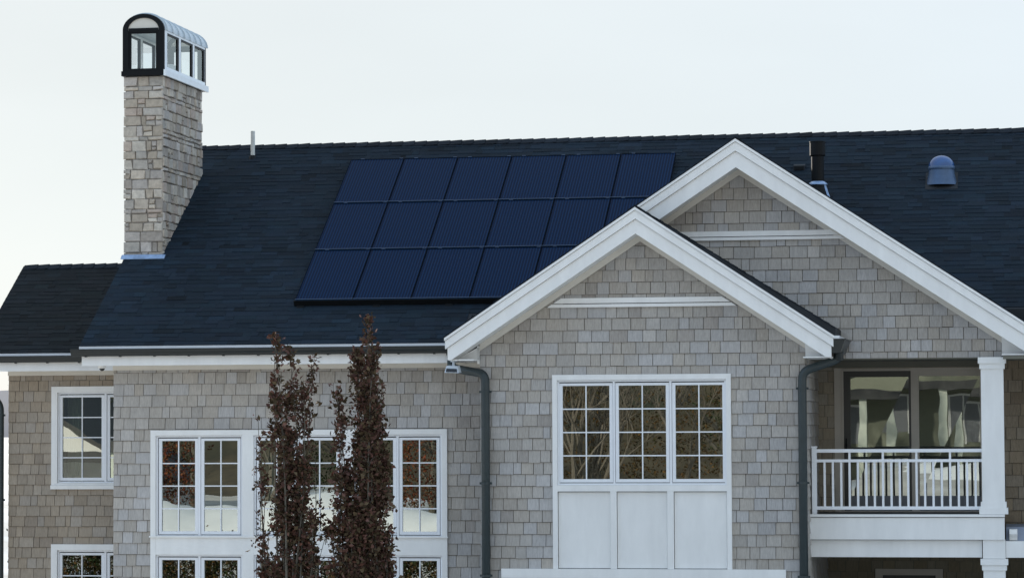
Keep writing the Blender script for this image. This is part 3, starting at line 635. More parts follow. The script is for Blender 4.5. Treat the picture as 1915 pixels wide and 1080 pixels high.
# --- chimney of squared stones
CX0, CX1, CY0, CY1, CZ = -16.262, -15.54, 3.185, 5.76, 11.415
mb = MB(); mb.box(CX0+.015, CX1-.015, CY0+.015, CY1-.015, 6.6, CZ); chim = mb.build('chimney', 'mortar', house)
def roofz(y): return 6.372+(min(y, 2*RY-y)-.53)*RS
sr = random.Random(5)
STC = [(.42, .365, .30), (.37, .34, .30), (.46, .41, .345), (.34, .30, .26), (.40, .33, .275), (.50, .455, .39), (.36, .31, .25), (.44, .40, .36)]
def stone(W, u0, u1, z0, z1, out, cornerL, cornerR):
    j = lambda s_=.008: sr.uniform(-s_, s_)
    c = sr.choice(STC); k = sr.gauss(1.16, .11); c = tuple(q*k for q in c)
    a = [(u0+(0 if cornerL else j()), z0+j()), (u1+(0 if cornerR else j()), z0+j()), (u1+(0 if cornerR else j()), z1+j()), (u0+(0 if cornerL else j()), z1+j())]
    if sr.random() < .25: i = sr.randrange(4); a[i] = (a[i][0]+(.02 if i in (0, 3) and not cornerL else (-.02 if i in (1, 2) and not cornerR else 0)), a[i][1]+(.014 if i < 2 else -.014))
    b = .012; cu, cz = (u0+u1)/2, (z0+z1)/2
    ins = [(p[0]+(b if p[0] < cu else -b), p[1]+(b if p[1] < cz else -b)) for p in a]
    o1 = out*.45; v = [W(*p, -.03) for p in a]+[W(*p, o1) for p in a]+[W(*p, out+j(.005)) for p in ins]
    f = [(8, 9, 10, 11)]+[(4+i, 4+(i+1) % 4, 8+(i+1) % 4, 8+i) for i in range(4)]+[(i, (i+1) % 4, 4+(i+1) % 4, 4+i) for i in range(4)]
    mb = MB(); mb.add(v, f, c); mb.build('stone', 'stone', chim)
def stone_face(W, wid, zbot, z1, edge_out):
    z = z1
    while z > zbot(0, wid)-.05:
        hgt = sr.choice([.08, .15, .165, .18, .19, .2]); zb = z-hgt; u = 0
        while u < wid-.02:
            w = sr.choice([sr.uniform(.09, .16), sr.uniform(.2, .36), sr.uniform(.16, .3)]);
            if hgt < .09: w = sr.uniform(.12, .3)
            e = u+w
            if wid-e < .09: e = wid
            g_ = .006; ul = u if u == 0 else u+g_; er = e if e == wid else e-g_
            zlow = zbot(u, e)
            L_, R_ = u == 0, e == wid
            ul -= (sr.uniform(0, .018) if L_ else 0)*edge_out; er += (sr.uniform(0, .018) if R_ else 0)*edge_out
            if z > zlow:
                if hgt > .14 and w < .2 and sr.random() < .35:
                    zm = zb+hgt*sr.uniform(.4, .6); stone(W, ul, er, zb+g_, zm-g_, sr.uniform(.008, .03), L_, R_); stone(W, ul, er, zm+g_, z-g_, sr.uniform(.008, .03), L_, R_)
                else: stone(W, ul, er, zb+g_, z-g_, sr.uniform(.008, .034), L_, R_)
            u = e
        z = zb
stone_face(lambda u, z, d: (CX0+u, CY0-d, z), CX1-CX0, lambda a, b: roofz(CY0)-.1, CZ, 1)
stone_face(lambda u, z, d: (CX1+d, CY0+u, z), CY1-CY0, lambda a, b: roofz(CY0+a)-.05, CZ, 0)
mb = MB(); y_ = CY0-.035; mb.box(CX0-.02, CX1+.05, y_-.035, CY0-.012, roofz(y_)-.06, roofz(y_)+.025)
mb.hexa([(CX0-.03, y_-.11, roofz(y_-.11)+.012), (CX1+.08, y_-.11, roofz(y_-.11)+.012), (CX1+.08, y_, roofz(y_)+.012), (CX0-.03, y_, roofz(y_)+.012),
         (CX0-.03, y_-.11, roofz(y_-.11)+.026), (CX1+.08, y_-.11, roofz(y_-.11)+.026), (CX1+.08, y_-.037, roofz(y_)+.02), (CX0-.03, y_-.037, roofz(y_)+.02)]); mb.build('flashing', 'flash', chim)
# glazed lantern on the chimney
LX0, LX1, LY0, LY1, LZ0, LZ1 = -16.285, -15.492, 3.13, 5.90, 11.42, 12.262
lan = MB(); lan.box(LX0-.02, LX1+.02, LY0-.02, LY1+.02, LZ0-.004, LZ0+.085)
lan = lan.build('chimney_lantern', 'black', house)
xc = (LX0+LX1)/2; hw = (LX1-LX0)/2; rise = .30
def arch(rx, rz, n=18): return [(xc+rx*math.cos(math.pi*k/n), LZ1+rz*math.sin(math.pi*k/n)) for k in range(n+1)]
for (y0_, y1_) in ((LY0, LY0+.05), (LY1-.05, LY1)):
    fr = MB(); fr.box(LX0, LX0+.115, y0_, y1_, LZ0+.086, LZ1); fr.box(LX1-.115, LX1, y0_, y1_, LZ0+.086, LZ1); fr.box(LX0+.115, LX1-.115, y0_, y1_, LZ1-.03, LZ1+.035); fr.box(LX0+.115, LX1-.115, y0_, y1_, LZ0+.086, LZ0+.13)
    oa, ia = arch(hw, rise), arch(hw-.10, rise-.075)
    for k in range(len(oa)-1): fr.xz([ia[k], oa[k], oa[k+1], ia[k+1]], y0_-.003, y1_)
    fr.box(LX0+.117, LX0+.16, y0_+.015, y1_-.005, LZ0+.131, LZ1-.031); fr.box(LX1-.16, LX1-.117, y0_+.015, y1_-.005, LZ0+.131, LZ1-.031); fr.box(LX0+.16, LX1-.16, y0_+.016, y1_-.005, LZ1-.065, LZ1-.031)
    fr.build('end_frame', 'black', lan)
for (y0_, nm) in ((LY0+.02, 'front'), (LY1-.03, 'back')):
    mb = MB(); ia = arch(hw-.10, rise-.075); mb.xz(ia, y0_, y0_+.01); mb.build('lunette', 'cream', lan)
    mb = MB(); mb.box(LX0+.15, LX1-.15, y0_+.005, y0_+.009, LZ0+.12, LZ1-.06); mb.f = [mb.f[2]]; mb.c = [mb.c[2]]; mb.build('pane', 'glass_clear', lan)
for (x0_, x1_, mt) in ((LX1-.05, LX1, 'galv'), (LX0, LX0+.05, 'galv')):
    mb = MB(); mb.box(x0_-.0, x1_+.0, LY0+.051, LY1-.051, LZ0+.09, LZ0+.17); mb.box(x0_, x1_, LY0+.051, LY1-.051, LZ1-.04, LZ1)
    posts = [(LY0+.052, 3.34), (4.10, 4.22), (5.02, 5.12), (5.84, LY1-.052)]
    for a, b in posts: mb.box(x0_+.002, x1_-.002, a, b, LZ0+.17, LZ1-.04)
    mb.build('side_frame', mt, lan)
    for (a, b), (c, d) in zip(posts[:-1], posts[1:]):
        m2 = MB(); xg = (x0_+x1_)/2; t = .035
        m2.box(xg-.02, xg+.018, b, b+t, LZ0+.171, LZ1-.041); m2.box(xg-.02, xg+.018, c-t*2.2, c, LZ0+.171, LZ1-.041); m2.box(xg-.02, xg+.017, b+t, c-t*2.2, LZ1-.075, LZ1-.041); m2.build('sash', 'black', lan)
        m2 = MB(); m2.add([(xg, b, LZ0+.17), (xg, c, LZ0+.17), (xg, c, LZ1-.04), (xg, b, LZ1-.04)], [(0, 1, 2, 3)]); m2.build('pane', 'glass_clear', lan)
mb = MB(); mb.box(LX1+.0, LX1+.045, LY0-.03, LY1+.04, LZ0-.012, LZ0+.10); mb.build('sill', 'galv', lan)
mb = MB(); oa, ia = arch(hw+.012, rise+.012), arch(hw-.01, rise-.01)
for k in range(len(oa)-1): mb.xz([ia[k], oa[k], oa[k+1], ia[k+1]], LY0+.051, LY1+.03)
rf = mb.build('barrel_roof', 'zinc', lan)
for k in range(8):
    y = LY0+.12+k*.38; m2 = MB(); oa, ia = arch(hw+.035, rise+.035), arch(hw+.008, rise+.008)
    for q in range(len(oa)-1): m2.xz([ia[q], oa[q], oa[q+1], ia[q+1]], y, y+.022)
    m2.build('standing_seam', 'zinc', rf)
mb = MB(); mb.lathe((-15.9, 4.9, LZ0), [(.16, 0), (.16, .3), (.22, .3), (.05, .42), (0, .42)], 16); mb.build('flue', 'galv', lan)
mb = MB(); mb.box(LX0+.06, LX1-.06, LY0+.06, LY1-.06, LZ0+.086, LZ0+.09); mb.build('lantern_floor', 'cream', lan)

# --- wall shingles: the 300 that show largest one by one, the rest joined
SHINGLES.sort(key=lambda t: -t[0])
for a, v, f, c, w in SHINGLES[:300]:
    mb = MB(); mb.add(v, f, c); mb.build('shingle', 'cedar', w)
mb = MB()
for a, v, f, c, w in SHINGLES[300:]: mb.add(v, f, c)
mb.build('wall_shingles', 'cedar', house, kind='stuff')

# ------------------------------------------------------------------ on the roof
PX0, PX1, PW = -12.622, -6.362, (12.622-6.362)/6
ln = math.sqrt(1+RS*RS); dv = np.array([0, 1/ln, RS/ln]); nv = np.array([0, -RS/ln, 1/ln]); ux = np.array([1., 0, 0])
rowY = [(4.483, 5.90), (3.026, 4.463), (1.552, 3.006)]
def zpv(y): return 6.512+(y-.53)*RS
ORD = ['first', 'second', 'third', 'fourth', 'fifth', 'sixth']; ROWN = ['top', 'middle', 'bottom']
for r_, (ya, yb) in enumerate(rowY):
    for c_ in range(6):
        if r_ == 2 and c_ > 4: continue       # wholly behind the gable
        x0 = PX0+c_*PW+.004; x1 = x0+PW-.008; L = (yb-ya)*ln
        o = np.array([x0, ya, zpv(ya)])
        W = lambda u, v, d: tuple(o+ux*u+dv*v+nv*d)
        def bx(mb, u0_, u1_, v0, v1, d0, d1): return mb.hexa([W(u0_, v0, d0), W(u1_, v0, d0), W(u1_, v1, d0), W(u0_, v1, d0), W(u0_, v0, d1), W(u1_, v0, d1), W(u1_, v1, d1), W(u0_, v1, d1)])
        t = thing('solar_panel', f'dark blue solar panel, {ORD[c_]} from the left in the {ROWN[r_]} row of the roof array', 'solar panel', tuple(o), 'solar panels on the roof')
        w = x1-x0; mb = MB(); fwid = .012
        bx(mb, 0, fwid, 0, L, -.04, 0); bx(mb, w-fwid, w, 0, L, -.04, 0); bx(mb, fwid, w-fwid, 0, fwid, -.04, .001); bx(mb, fwid, w-fwid, L-fwid, L, -.04, .001)
        mb.build('frame', 'pvdark', t, origin=tuple(o))
        mb = MB(); bx(mb, .0, w, -.004, .012, -.012, .014); mb.build('skylit_edge', 'pvlit', t, origin=tuple(o))  # lighter blue strip paints the sky light caught along the row edge
        mb = MB(); bx(mb, fwid, w-fwid, .022, L-fwid, -.012, -.005); mb.build('cell_sheet', 'pv', t, origin=tuple(o), axes=[ux, dv, nv])
        for u_ in (.22*w, .95*w):
            mb = MB(); bx(mb, u_-.035, u_+.035, L-.006, L+.012, -.03, .008); mb.build('clamp', 'pvlit', t, origin=None)
mb = MB()
o = np.array([PX0-.02, 1.552, zpv(1.552)])
v = [tuple(o+ux*u+dv*vv+nv*d) for u, vv, d in [(0, -.03, -.12), (6.3, -.03, -.12), (6.3, -.01, -.12), (0, -.01, -.12), (0, -.03, -.006), (6.3, -.03, -.006), (6.3, -.01, -.006), (0, -.01, -.006)]]
mb.hexa(v); sk = mb.build('array_skirt', 'black'); tag(sk, 'long black metal skirt along the lower edge of the solar array', 'skirt')
for u in (.05, 1.42, 2.72):
    mb = MB(); mb.hexa([tuple(o+ux*(u+a)+dv*b+nv*d) for a, b, d in [(0, -.09, -.125), (.13, -.09, -.125), (.13, -.03, -.125), (0, -.03, -.125), (0, -.09, -.11), (.13, -.09, -.11), (.13, -.03, -.09), (0, -.03, -.09)]]); mb.build('foot', 'black', sk)

mb = MB(); mb.lathe((-14.67, 6.32, 10.13), [(.0, 0), (.042, 0), (.042, .55), (.034, .55), (.034, .3)], 16); t = mb.build('vent_pipe', 'pipe_w', smooth=False); tag(t, 'slim off-white plastic vent pipe standing near the roof ridge beside the chimney', 'pipe')
m2 = MB(); m2.lathe((-14.67, 6.32, 10.12), [(.12, -.02), (.07, .06), (.05, .09)], 16); m2.build('pipe_boot', 'black', t)
t = thing('roof_vent', 'small black box vent on the roof left of the tall flue', 'vent', (-4.04, 5.47, 9.63))
mb = MB(); mb.hexa([(-4.14, 5.46, 9.635), (-3.93, 5.46, 9.635), (-3.93, 5.60, 9.72), (-4.14, 5.60, 9.72), (-4.14, 5.46, 9.72), (-3.93, 5.46, 9.72), (-3.93, 5.62, 9.76), (-4.14, 5.62, 9.76)]); mb.build('hood', 'roof_edge', t)
mb = MB(); mb.box(-4.12, -3.95, 5.452, 5.458, 9.645, 9.70); mb.build('grille', 'black', t)
fx, fy = -3.625, 4.50
t = thing('flue_pipe', 'tall black metal flue pipe behind the right slope of the larger gable', 'flue', (fx, fy, 8.97))
MB().lathe((fx, fy, 8.9), [(.115, 0), (.115, .95), (.0, .95)], 22).build('pipe', 'black', t, smooth=False)
MB().lathe((fx, fy, 9.80), [(.13, 0), (.142, .012), (.142, .25), (.15, .25), (.15, .265), (.11, .265), (.11, .1)], 22).build('cap', 'black', t, smooth=False)
MB().lathe((fx, fy, 9.28), [(.118, .06), (.17, .02), (.175, 0), (.14, -.02)], 22).build('storm_collar', 'flash', t, smooth=False)
MB().lathe((fx, fy, 8.86), [(.27, 0), (.145, .42), (.12, .42)], 22).build('flashing_cone', 'black', t, smooth=False)
m2 = MB(); m2.hexa([(-3.425, 4.36, 9.0), (-3.385, 4.36, 9.0), (-3.385, 4.385, 9.0), (-3.425, 4.385, 9.0), (-3.525, 4.42, 9.30), (-3.485, 4.42, 9.30), (-3.485, 4.445, 9.30), (-3.525, 4.445, 9.30)]); m2.build('brace', 'flash', t)
dx, dy, dz = -1.42, 5.05, 9.355
t = thing('tubular_skylight', 'domed tubular skylight with blue flashing standing alone on the right of the roof', 'skylight', (dx, dy, dz))
MB().lathe((dx, dy, dz-.08), [(.285, 0), (.262, .08), (.235, .2), (.228, .29)], 28).build('flashing', 'bluedome', t, smooth=True)
MB().lathe((dx, dy, dz+.2), [(.236, 0), (.242, .01), (.242, .05), (.232, .06)], 28).build('ring', 'bluedome', t, smooth=True)
MB().lathe((dx, dy, dz+.26), [(.232*math.cos(a), .20*math.sin(a)) for a in [k*math.pi/2/9 for k in range(10)]], 28).build('dome', 'dome', t, smooth=True)
MB().lathe((dx, dy, dz+.1), [(.2, 0), (.2, .16), (.19, .185), (.1, .17), (.0, .17)], 28).build('reflector', 'flash', t, smooth=True)
mb = MB(); mb.hexa([(dx+a, dy+b, roofz(dy+b)+c) for a, b, c in [(-.29, -.27, .012), (.29, -.27, .012), (.29, .25, .012), (-.29, .25, .012), (-.29, -.27, .018), (.29, -.27, .018), (.29, .25, .018), (-.29, .25, .018)]]); mb.build('flange', 'roof_edge', t)

# ------------------------------------------------------------------ under the eaves
t = thing('floodlight', 'small white floodlight under the left end of the smaller gable', 'floodlight', (-9.41, -.35, 5.84))
mb = MB(); mb.hexa([(-9.535, -.47, 5.85), (-9.29, -.50, 5.84), (-9.28, -.30, 5.85), (-9.525, -.27, 5.86), (-9.51, -.42, 5.965), (-9.31, -.44, 5.955), (-9.30, -.32, 5.965), (-9.50, -.30, 5.975)]); mb.build('housing', 'lamp', t)
mb = MB(); mb.hexa([(-9.51, -.482, 5.865), (-9.315, -.507, 5.857), (-9.315, -.49, 5.857), (-9.51, -.465, 5.865), (-9.50, -.468, 5.92), (-9.325, -.49, 5.913), (-9.325, -.46, 5.913), (-9.50, -.44, 5.92)]); mb.build('lens', 'lens', t)
mb = MB(); mb.tube([(-9.40, -.36, 5.96), (-9.40, -.36, 6.05)], .022, 10); mb.tube([(-9.40, -.36, 6.03), (-9.40, -.36, 6.052)], .05, 12); mb.build('stem', 'lamp', t)
t = thing('security_camera', 'tiny dome security camera under the long white fascia near the left corner', 'camera', (-15.93, .86, 5.98))
MB().lathe((-15.93, .86, 6.0), [(.0, .045), (.07, .045), (.07, .0), (.055, -.005)], 16).build('mount', 'white', t)
MB().lathe((-15.93, .86, 6.0), [(.05*math.cos(a), -.05*math.sin(a)) for a in [k*math.pi/2/6 for k in range(7)]], 16).build('dome', 'lens', t, smooth=True)

# ------------------------------------------------------------------ trees
def leaf_mesh(P, D, size, cols, seed=1):
    """many small folded leaves: positions P, directions D"""
    r = np.random.default_rng(seed); n = len(P)
    D = D/np.linalg.norm(D, axis=1)[:, None]; q = r.normal(size=(n, 3)); s_ = np.cross(D, q); s_ /= np.linalg.norm(s_, axis=1)[:, None]; nn = np.cross(D, s_)
    L = size*r.uniform(.35, 1.6, n)[:, None]; w = L*r.uniform(.24, .36, n)[:, None]; fold = w*.45
    a = P; b = P+D*L*.5+s_*w+nn*fold; c = P+D*L+nn*fold*r.uniform(-1.5, .5, n)[:, None]; d = P+D*L*.5-s_*w+nn*fold
    V = np.stack([a, b, c, d], 1).reshape(-1, 3); idx = np.arange(n)*4
    F = np.stack([np.stack([idx, idx+1, idx+2], 1), np.stack([idx, idx+2, idx+3], 1)], 1).reshape(-1, 3)
    return V, F, np.repeat(cols, 2, axis=0)
def fast_build(name, V, F, C3, material, parent, origin):
    me = bpy.data.meshes.new(name); V = V-np.array(origin); nF = len(F)
    me.vertices.add(len(V)); me.vertices.foreach_set('co', V.ravel()); me.loops.add(nF*3); me.loops.foreach_set('vertex_index', F.ravel().astype(np.int32))
    me.polygons.add(nF); me.polygons.foreach_set('loop_start', np.arange(0, nF*3, 3, dtype=np.int32)); me.update(calc_edges=True)
    at = me.color_attributes.new('Col', 'FLOAT_COLOR', 'CORNER'); c = np.ones((nF*3, 4)); c[:, :3] = np.repeat(C3, 3, axis=0); at.data.foreach_set('color', c.ravel())
    me.materials.append(M[material]); ob = bpy.data.objects.new(name, me); COL.objects.link(ob); ob.parent = parent; ob.location = tuple(np.array(origin)-WORLD[parent.name]); WORLD[ob.name] = np.array(origin, dtype=float); return ob
def stem_path(p0, p1, sway, r, n=9):
    p0, p1 = np.array(p0), np.array(p1); a = r.normal(size=3)*sway; b = r.normal(size=3)*sway*.6; out = []
    for k in range(n):
        t = k/(n-1); out.append(p0+(p1-p0)*t+a*math.sin(math.pi*t)*[1, 1, .2]+b*math.sin(2*math.pi*t)*[1, 1, .1]+np.array([0, 0, 0]))
    return out
LEAFC = np.array([(.085, .052, .045), (.070, .052, .038), (.115, .058, .052), (.058, .046, .034), (.105, .080, .060), (.075, .042, .042), (.15, .085, .085)])
def copper_tree(name, label, base, stems, ncl, leaf, seed, rad0, spread_leaf, per=(5, 11), tipfade=.0):
    """stems: list of (x,z of tip, x at base, leafy-from fraction, density weight, lateral radius)"""
    r = np.random.default_rng(seed); t = thing(name, label, 'tree', base); tr = MB(); P = []; D = []
    wsum = sum(s[4]*s[1] for s in stems)
    for (tx, tz, bx_, lf, wt, lat) in stems:
        tx, tz, bx_, lat = tx*KT, 5+(tz-5)*KT, bx_*KT, lat*KT
        p0 = np.array([base[0]+bx_*.35, base[1]+r.normal()*.08, .3]); p1 = np.array([tx, base[1]+r.normal()*.22, tz]); 
        pa = stem_path(p0, p1, .07, r, 11)
        mid = np.array([bx_+base[0], base[1]+r.normal()*.15, tz*.45])
        pa = [p*1.0+ (mid-(p0+(p1-p0)*.45))*math.sin(math.pi*min(1, k/10))*[.8, .5, 0] for k, p in enumerate(pa)]
        tr.tube([tuple(p) for p in pa], [max(.004, .031*(1-k/10.5)) for k in range(11)], 6)
        pa = np.array(pa); ncs = int(ncl*wt*tz/wsum)
        nodes = np.sort(lf+(1-lf)*r.random(max(4, int((1-lf)*tz*2.6)))); nw = r.uniform(.3, 1.6, len(nodes)); nw /= nw.sum(); ndir = r.normal(size=(len(nodes), 3))*[1, 1, .3]
        ndir /= np.linalg.norm(ndir, axis=1)[:, None]
        for _ in range(ncs):
            ni = r.choice(len(nodes), p=nw); f = nodes[ni]+r.normal()*.028 if r.random() < .82 else lf+(1-lf)*r.random(); f = min(max(f, .02), .999); k = f*10; i = int(k); q = pa[i]*(1-(k-i))+pa[min(i+1, 10)]*(k-i)
            prof = min(1, (1-f)*5+.28)*min(1, .5+(f-lf)*4)
            off = r.normal(size=3)*[1, 1, .6]+ndir[ni]*.9; off = off/np.linalg.norm(off)*lat*.88*prof*r.random()**.6
            cpos = q+off
            if r.random() < .3: tr.tube([tuple(q-[0, 0, .12]), tuple((q+cpos)/2+[0, 0, -.02]), tuple(cpos)], [.006, .004, .003], 4)
            m_ = r.integers(*per); dd = r.normal(size=(m_, 3)); dd[:, 2] += .35; dd += off/ (np.linalg.norm(off)+1e-6)*.5
            P.append(cpos+r.normal(size=(m_, 3))*spread_leaf); D.append(dd)
    tr.tube([(base[0], base[1], -.1), (base[0]+.01, base[1], .5), (base[0], base[1], 1.3)], [rad0, rad0*.8, rad0*.55], 10)
    tr.build('trunk', 'bark', t, origin=base)
    P = np.concatenate(P); D = np.concatenate(D); n = len(P)
    C3 = LEAFC[r.integers(0, len(LEAFC), n)]*[1.06, 1.04, .86]*r.uniform(.65, 1.35, n)[:, None]
    V, F, C2 = leaf_mesh(P, D, leaf, C3, seed); fast_build('crown', V, F, C2, 'leaf', t, base)
    return t
KT = 41/45.5      # both trees stand in the yard, seven metres in front of the gable wall
T1 = (-11.68*KT, -7.0, 0)
copper_tree('copper_tree', 'sparse narrow copper-leaved tree, the left of the two, bare twigs showing', T1,
    [(-11.76, 6.42, -.02, .45, 1.0, .15), (-11.60, 6.2, .04, .40, 1.1, .16), (-11.86, 6.05, -.06, .5, .7, .12), (-11.30, 6.1, .25, .55, .35, .10), (-11.38, 5.55, .2, .40, 1.0, .14), (-11.78, 5.45, -.12, .35, 1.1, .17),
     (-11.55, 5.7, .08, .3, 1.2, .18), (-11.64, 6.0, .0, .35, 1.2, .15), (-11.66, 5.3, .02, .25, 1.5, .18), (-11.6, 4.8, .0, .2, 1.4, .2), (-12.17, 5.12, -.42, .45, .55, .09), (-12.10, 4.2, -.40, .3, .6, .14), (-12.02, 3.6, -.34, .3, .7, .18), (-11.32, 4.5, .22, .3, 1.0, .17), (-11.5, 4.6, .05, .2, 1.5, .2), (-11.72, 4.3, -.1, .2, 1.5, .22), (-11.22, 3.6, .3, .25, .9, .18), (-11.05, 3.3, .42, .3, .6, .16), (-11.55, 3.4, .1, .1, 1.4, .28), (-11.8, 3.2, -.2, .1, 1.3, .26)],
    2100, .062, 3, .09, .03, per=(4, 10))
T2 = (-10.38*KT, -7.0, 0)
copper_tree('copper_tree', 'dense tall dark copper-leaved tree, the right of the two', T2,
    [(-10.38, 6.70, .02, .35, 1.2, .17), (-10.22, 6.28, .1, .35, 1.2, .19), (-10.55, 6.1, -.08, .35, 1.2, .18), (-10.90, 5.62, -.38, .4, .9, .15), (-10.75, 5.2, -.3, .3, 1.1, .19), (-10.15, 5.75, .18, .3, 1.4, .18), (-10.42, 5.6, .0, .25, 2.0, .22), (-10.3, 5.0, .05, .2, 2.0, .26),
     (-10.6, 4.6, -.18, .2, 1.8, .24), (-10.17, 4.5, .18, .2, 1.7, .2), (-10.78, 4.3, -.38, .2, 1.2, .18), (-10.4, 3.9, 0, .1, 2.0, .3), (-10.62, 3.5, -.2, .1, 1.6, .26), (-10.12, 3.3, .25, .1, 1.6, .24), (-10.95, 3.25, -.5, .3, .5, .14), (-10.4, 2.9, .0, .05, 1.5, .36)],
    4500, .062, 9, .11, .04, per=(5, 10))

# --- what the windows look out on: trees, a hedge bank and neighbours across the street
def leafy_tree(name, label, loc, hgt, rx, cols, n, leaf, seed, trunk_h=.25, cat='tree', group=None, round_=1.0):
    r = np.random.default_rng(seed); loc = (loc[0], loc[1], gh(loc[0], loc[1])); t = thing(name, label, cat, loc, group); tr = MB(); P = []; D = []; L0 = np.array(loc)
    tr.tube([tuple(L0+[0, 0, -.2]), tuple(L0+[.05, 0, hgt*.5]), tuple(L0+[0, .05, hgt*.92])], [hgt*.022, hgt*.014, .01], 8)
    ncl = n//14
    for k in range(16):
        a = r.uniform(0, 6.28); z = hgt*r.uniform(trunk_h, .8); e = L0+[rx*.8*math.cos(a), rx*.8*math.sin(a), min(hgt*.95, z+hgt*.18)]; tr.tube([tuple(L0+[0, 0, z]), tuple((L0+[0, 0, z]+e)/2+[0, 0, .1]), tuple(e)], [hgt*.008, hgt*.005, .006], 5)
    tr.build('trunk', 'bark', t, origin=loc)
    for k in range(ncl):
        f = r.uniform(trunk_h*.6, 1); rad = rx*math.sqrt(max(.03, 1-((f-.5)/.55)**2))*r.uniform(.35, 1)**.6*r.uniform(.75, 1.1); a = r.uniform(0, 6.28)
        c = L0+[rad*math.cos(a), rad*math.sin(a), hgt*f]; P.append(c+r.normal(size=(14, 3))*leaf*1.3); dd = r.normal(size=(14, 3)); D.append(dd)
    P = np.concatenate(P); D = np.concatenate(D); cols = np.array(cols); C3 = cols[r.integers(0, len(cols), len(P))]*r.uniform(.5, 1.4, len(P))[:, None]
    V, F, C2 = leaf_mesh(P, D, leaf, C3, seed); fast_build('crown', V, F, C2, 'leaf', t, loc); return t
BROWN = [(.10, .06, .03), (.07, .05, .025), (.13, .075, .03), (.05, .045, .02)]; RED = [(.15, .05, .03), (.12, .035, .022), (.19, .075, .035), (.07, .05, .025)]; GREEN = [(.03, .045, .02), (.045, .06, .025), (.02, .03, .016)]
acr = 'trees across the street, seen reflected in the windows'
for i, (nm, lb, loc, hh, rx, cl) in enumerate([
    ('russet_tree', 'russet tree reflected in the right panes of the wide window', (-19.2, -46), 7, 2.0, RED), ('russet_tree', 'dark red tree reflected in the left panes of the wide window', (-28.5, -45), 7.5, 2.2, RED),
    ('evergreen_tree', 'dark evergreen reflected in the middle of the wide window', (-24, -52), 9, 3.0, GREEN), ('evergreen_tree', 'evergreen reflected at the far left of the wide window', (-33, -54), 10, 3.2, GREEN),
    ('brown_beech', 'brown-leaved tree reflected in the left sash of the gable window', (-14.8, -52), 10, 3.2, BROWN), ('brown_beech', 'brown-leaved tree reflected in the middle sash of the gable window', (-10.2, -54), 10, 3.2, BROWN), ('brown_beech', 'tawny tree reflected in the right sash of the gable window', (-18.5, -56), 11, 3.2, BROWN),
    ('evergreen_tree', 'evergreen reflected in the fixed pane of the balcony door', (1.5, -75), 12, 3.4, GREEN), ('evergreen_tree', 'evergreen reflected in the sliding leaf of the balcony door', (-11, -78), 13, 3.6, GREEN), ('brown_beech', 'brown tree reflected at the top of the balcony door', (-4.5, -90), 16, 5, BROWN+GREEN)]):
    leafy_tree(nm, lb, loc, hh, rx, cl, 14000, .085, 40+i, .1, 'tree', acr)
def bare_tree(loc, hgt, seed, label, mt='birch', nst=4):
    r = random.Random(seed); loc = (loc[0], loc[1], gh(*loc)); t = thing('bare_tree', label, 'tree', loc, acr); mb = MB()
    def br(p, d, L, rad, dep):
        pts = [p]; q = p; dd = d
        for k in range(4): dd = (dd+Vector((r.gauss(0, .12), r.gauss(0, .12), .05))).normalized(); q = q+dd*L/4; pts.append(q)
        mb.tube([tuple(x) for x in pts], [rad*(1-.14*k) for k in range(5)], 6)
        if dep > 0:
            for k in range(r.choice([3, 4])):
                b = pts[r.randint(2, 4)]; nd = (dd+Vector((r.gauss(0, .5), r.gauss(0, .5), r.gauss(.15, .25)))).normalized(); br(b, nd, L*r.uniform(.5, .75), rad*.5, dep-1)
    for k in range(nst): br(Vector(loc)+Vector((r.gauss(0, .12), r.gauss(0, .12), -.1)), Vector((r.gauss(0, .28), r.gauss(0, .2), 1)).normalized(), hgt*.5, .09, 4)
    mb.build('trunk', mt, t, origin=loc); return t
bare_tree((-12.4, -34), 6.5, 3, 'pale bare multi-stemmed tree reflected in the left sash of the gable window'); bare_tree((-10.2, -38), 5.5, 8, 'pale bare tree reflected in the right sash of the gable window', nst=3); bare_tree((-23, -38), 5, 5, 'thin bare tree reflected above the snow in the wide window', nst=3)
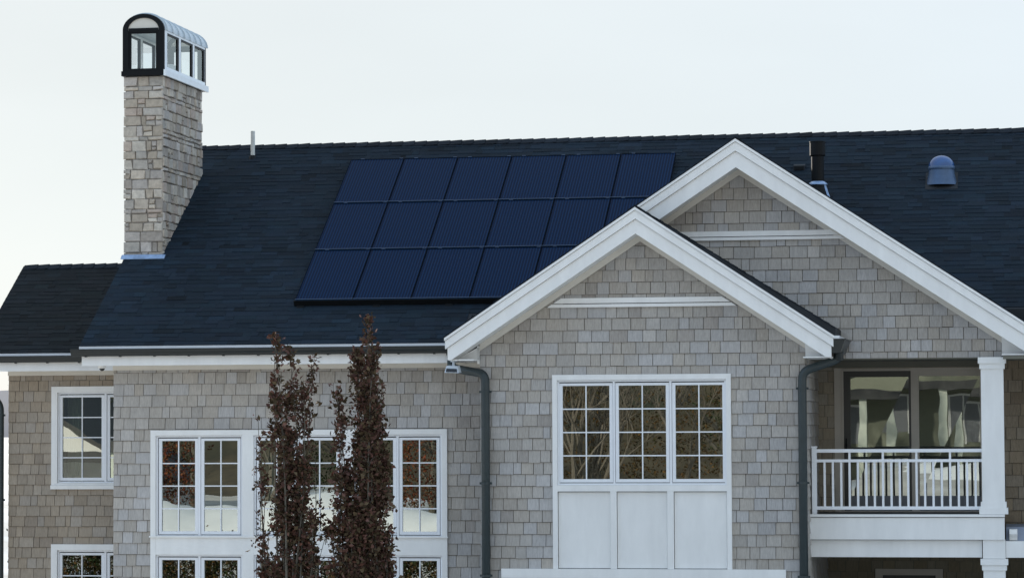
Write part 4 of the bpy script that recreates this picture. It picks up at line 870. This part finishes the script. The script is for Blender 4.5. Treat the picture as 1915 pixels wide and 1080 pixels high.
def neighbour(nm, label, x0, x1, y0, depth, zg, hgt, cols, wm='wallw'):
    t = thing(nm, label, 'house', ((x0+x1)/2, y0, zg)); mb = MB(); yb = y0-depth; xm = (x0+x1)/2; rise = (x1-x0)*.3
    mb.box(x0, x1, yb, y0, zg-.5, zg+hgt); mb.xz([(x0, zg+hgt), (x1, zg+hgt), (xm, zg+hgt+rise)], yb, y0); mb.build('wall', wm, t)
    mb = MB()
    for sg in (-1, 1):
        xe = xm+sg*((x1-x0)/2+.5); ze = zg+hgt-.5*rise/((x1-x0)/2); p = [(xm, zg+hgt+rise+.02), (xe, ze+.02), (xe, ze+.22), (xm, zg+hgt+rise+.22)]; mb.xz(p if sg > 0 else p[::-1], yb-.4, y0+.5)
    mb.build('roof', 'rednb', t)
    n = int((x1-x0)/2.2)
    for k in range(n):
        for fl in range(int(hgt/2.8)):
            xw = x0+(k+.5)*(x1-x0)/n; zw = zg+.9+fl*2.8
            m2 = MB(); m2.box(xw-.55, xw+.55, y0+.002, y0+.03, zw, zw+1.5); w = m2.build('window', 'kick', t); m2 = MB(); m2.box(xw-.65, xw-.55, y0+.002, y0+.06, zw-.1, zw+1.6); m2.box(xw+.55, xw+.65, y0+.002, y0+.06, zw-.1, zw+1.6); m2.box(xw-.55, xw+.55, y0+.003, y0+.06, zw+1.5, zw+1.6); m2.box(xw-.03, xw+.03, y0+.03, y0+.05, zw, zw+1.5); m2.build('frame', 'wallw', w)
    for k in range(cols):
        xw = x0+.2+k*(x1-x0-.4)/(cols-1); m2 = MB(); m2.box(xw-.17, xw+.17, y0+1.7, y0+2.04, zg-.4, zg+2.7); m2.build('porch_column', 'curtain', t)
    m2 = MB(); m2.box(x0-.1, x1+.1, y0+.001, y0+2.2, zg+2.7, zg+3.05); m2.build('porch_roof', 'rednb', t)
    return t
neighbour('neighbour_house', 'white house with porch columns reflected in the balcony door', -9.2, -.6, -66, 8, 3.45, 3.0, 5, 'nbdark')
neighbour('neighbour_house', 'white gabled house reflected in the window of the recessed wing', -41, -31, -44, 9, 1.1, 2.2, 3)
for i in range(12):
    leafy_tree('brown_shrub', 'brown-green shrub in a row out front, reflected dimly in the lower windows', (-13.4-i*1.25, -20+.4*math.sin(i*2.1)), 1.5, 1.05, BROWN+GREEN, 5000, .075, 80+i, .02, 'shrub', 'shrubs reflected in the lower windows')
# a shrub and bare tree seen past the far left corner
leafy_tree('red_shrub', 'red-brown shrub in the snow past the left corner of the house', (-23.5, 14), 1.1, .8, RED, 900, .07, 71, .02, 'shrub')
leafy_tree('evergreen_shrub', 'dark green shrub past the left corner of the house', (-28.6, 34), 2.6, 1.0, GREEN, 1500, .1, 72, .02, 'shrub')
bt = bare_tree((-33.5, 52), 8, 12, 'bare grey tree past the left corner of the house', 'bark', 3)
del bt['group']
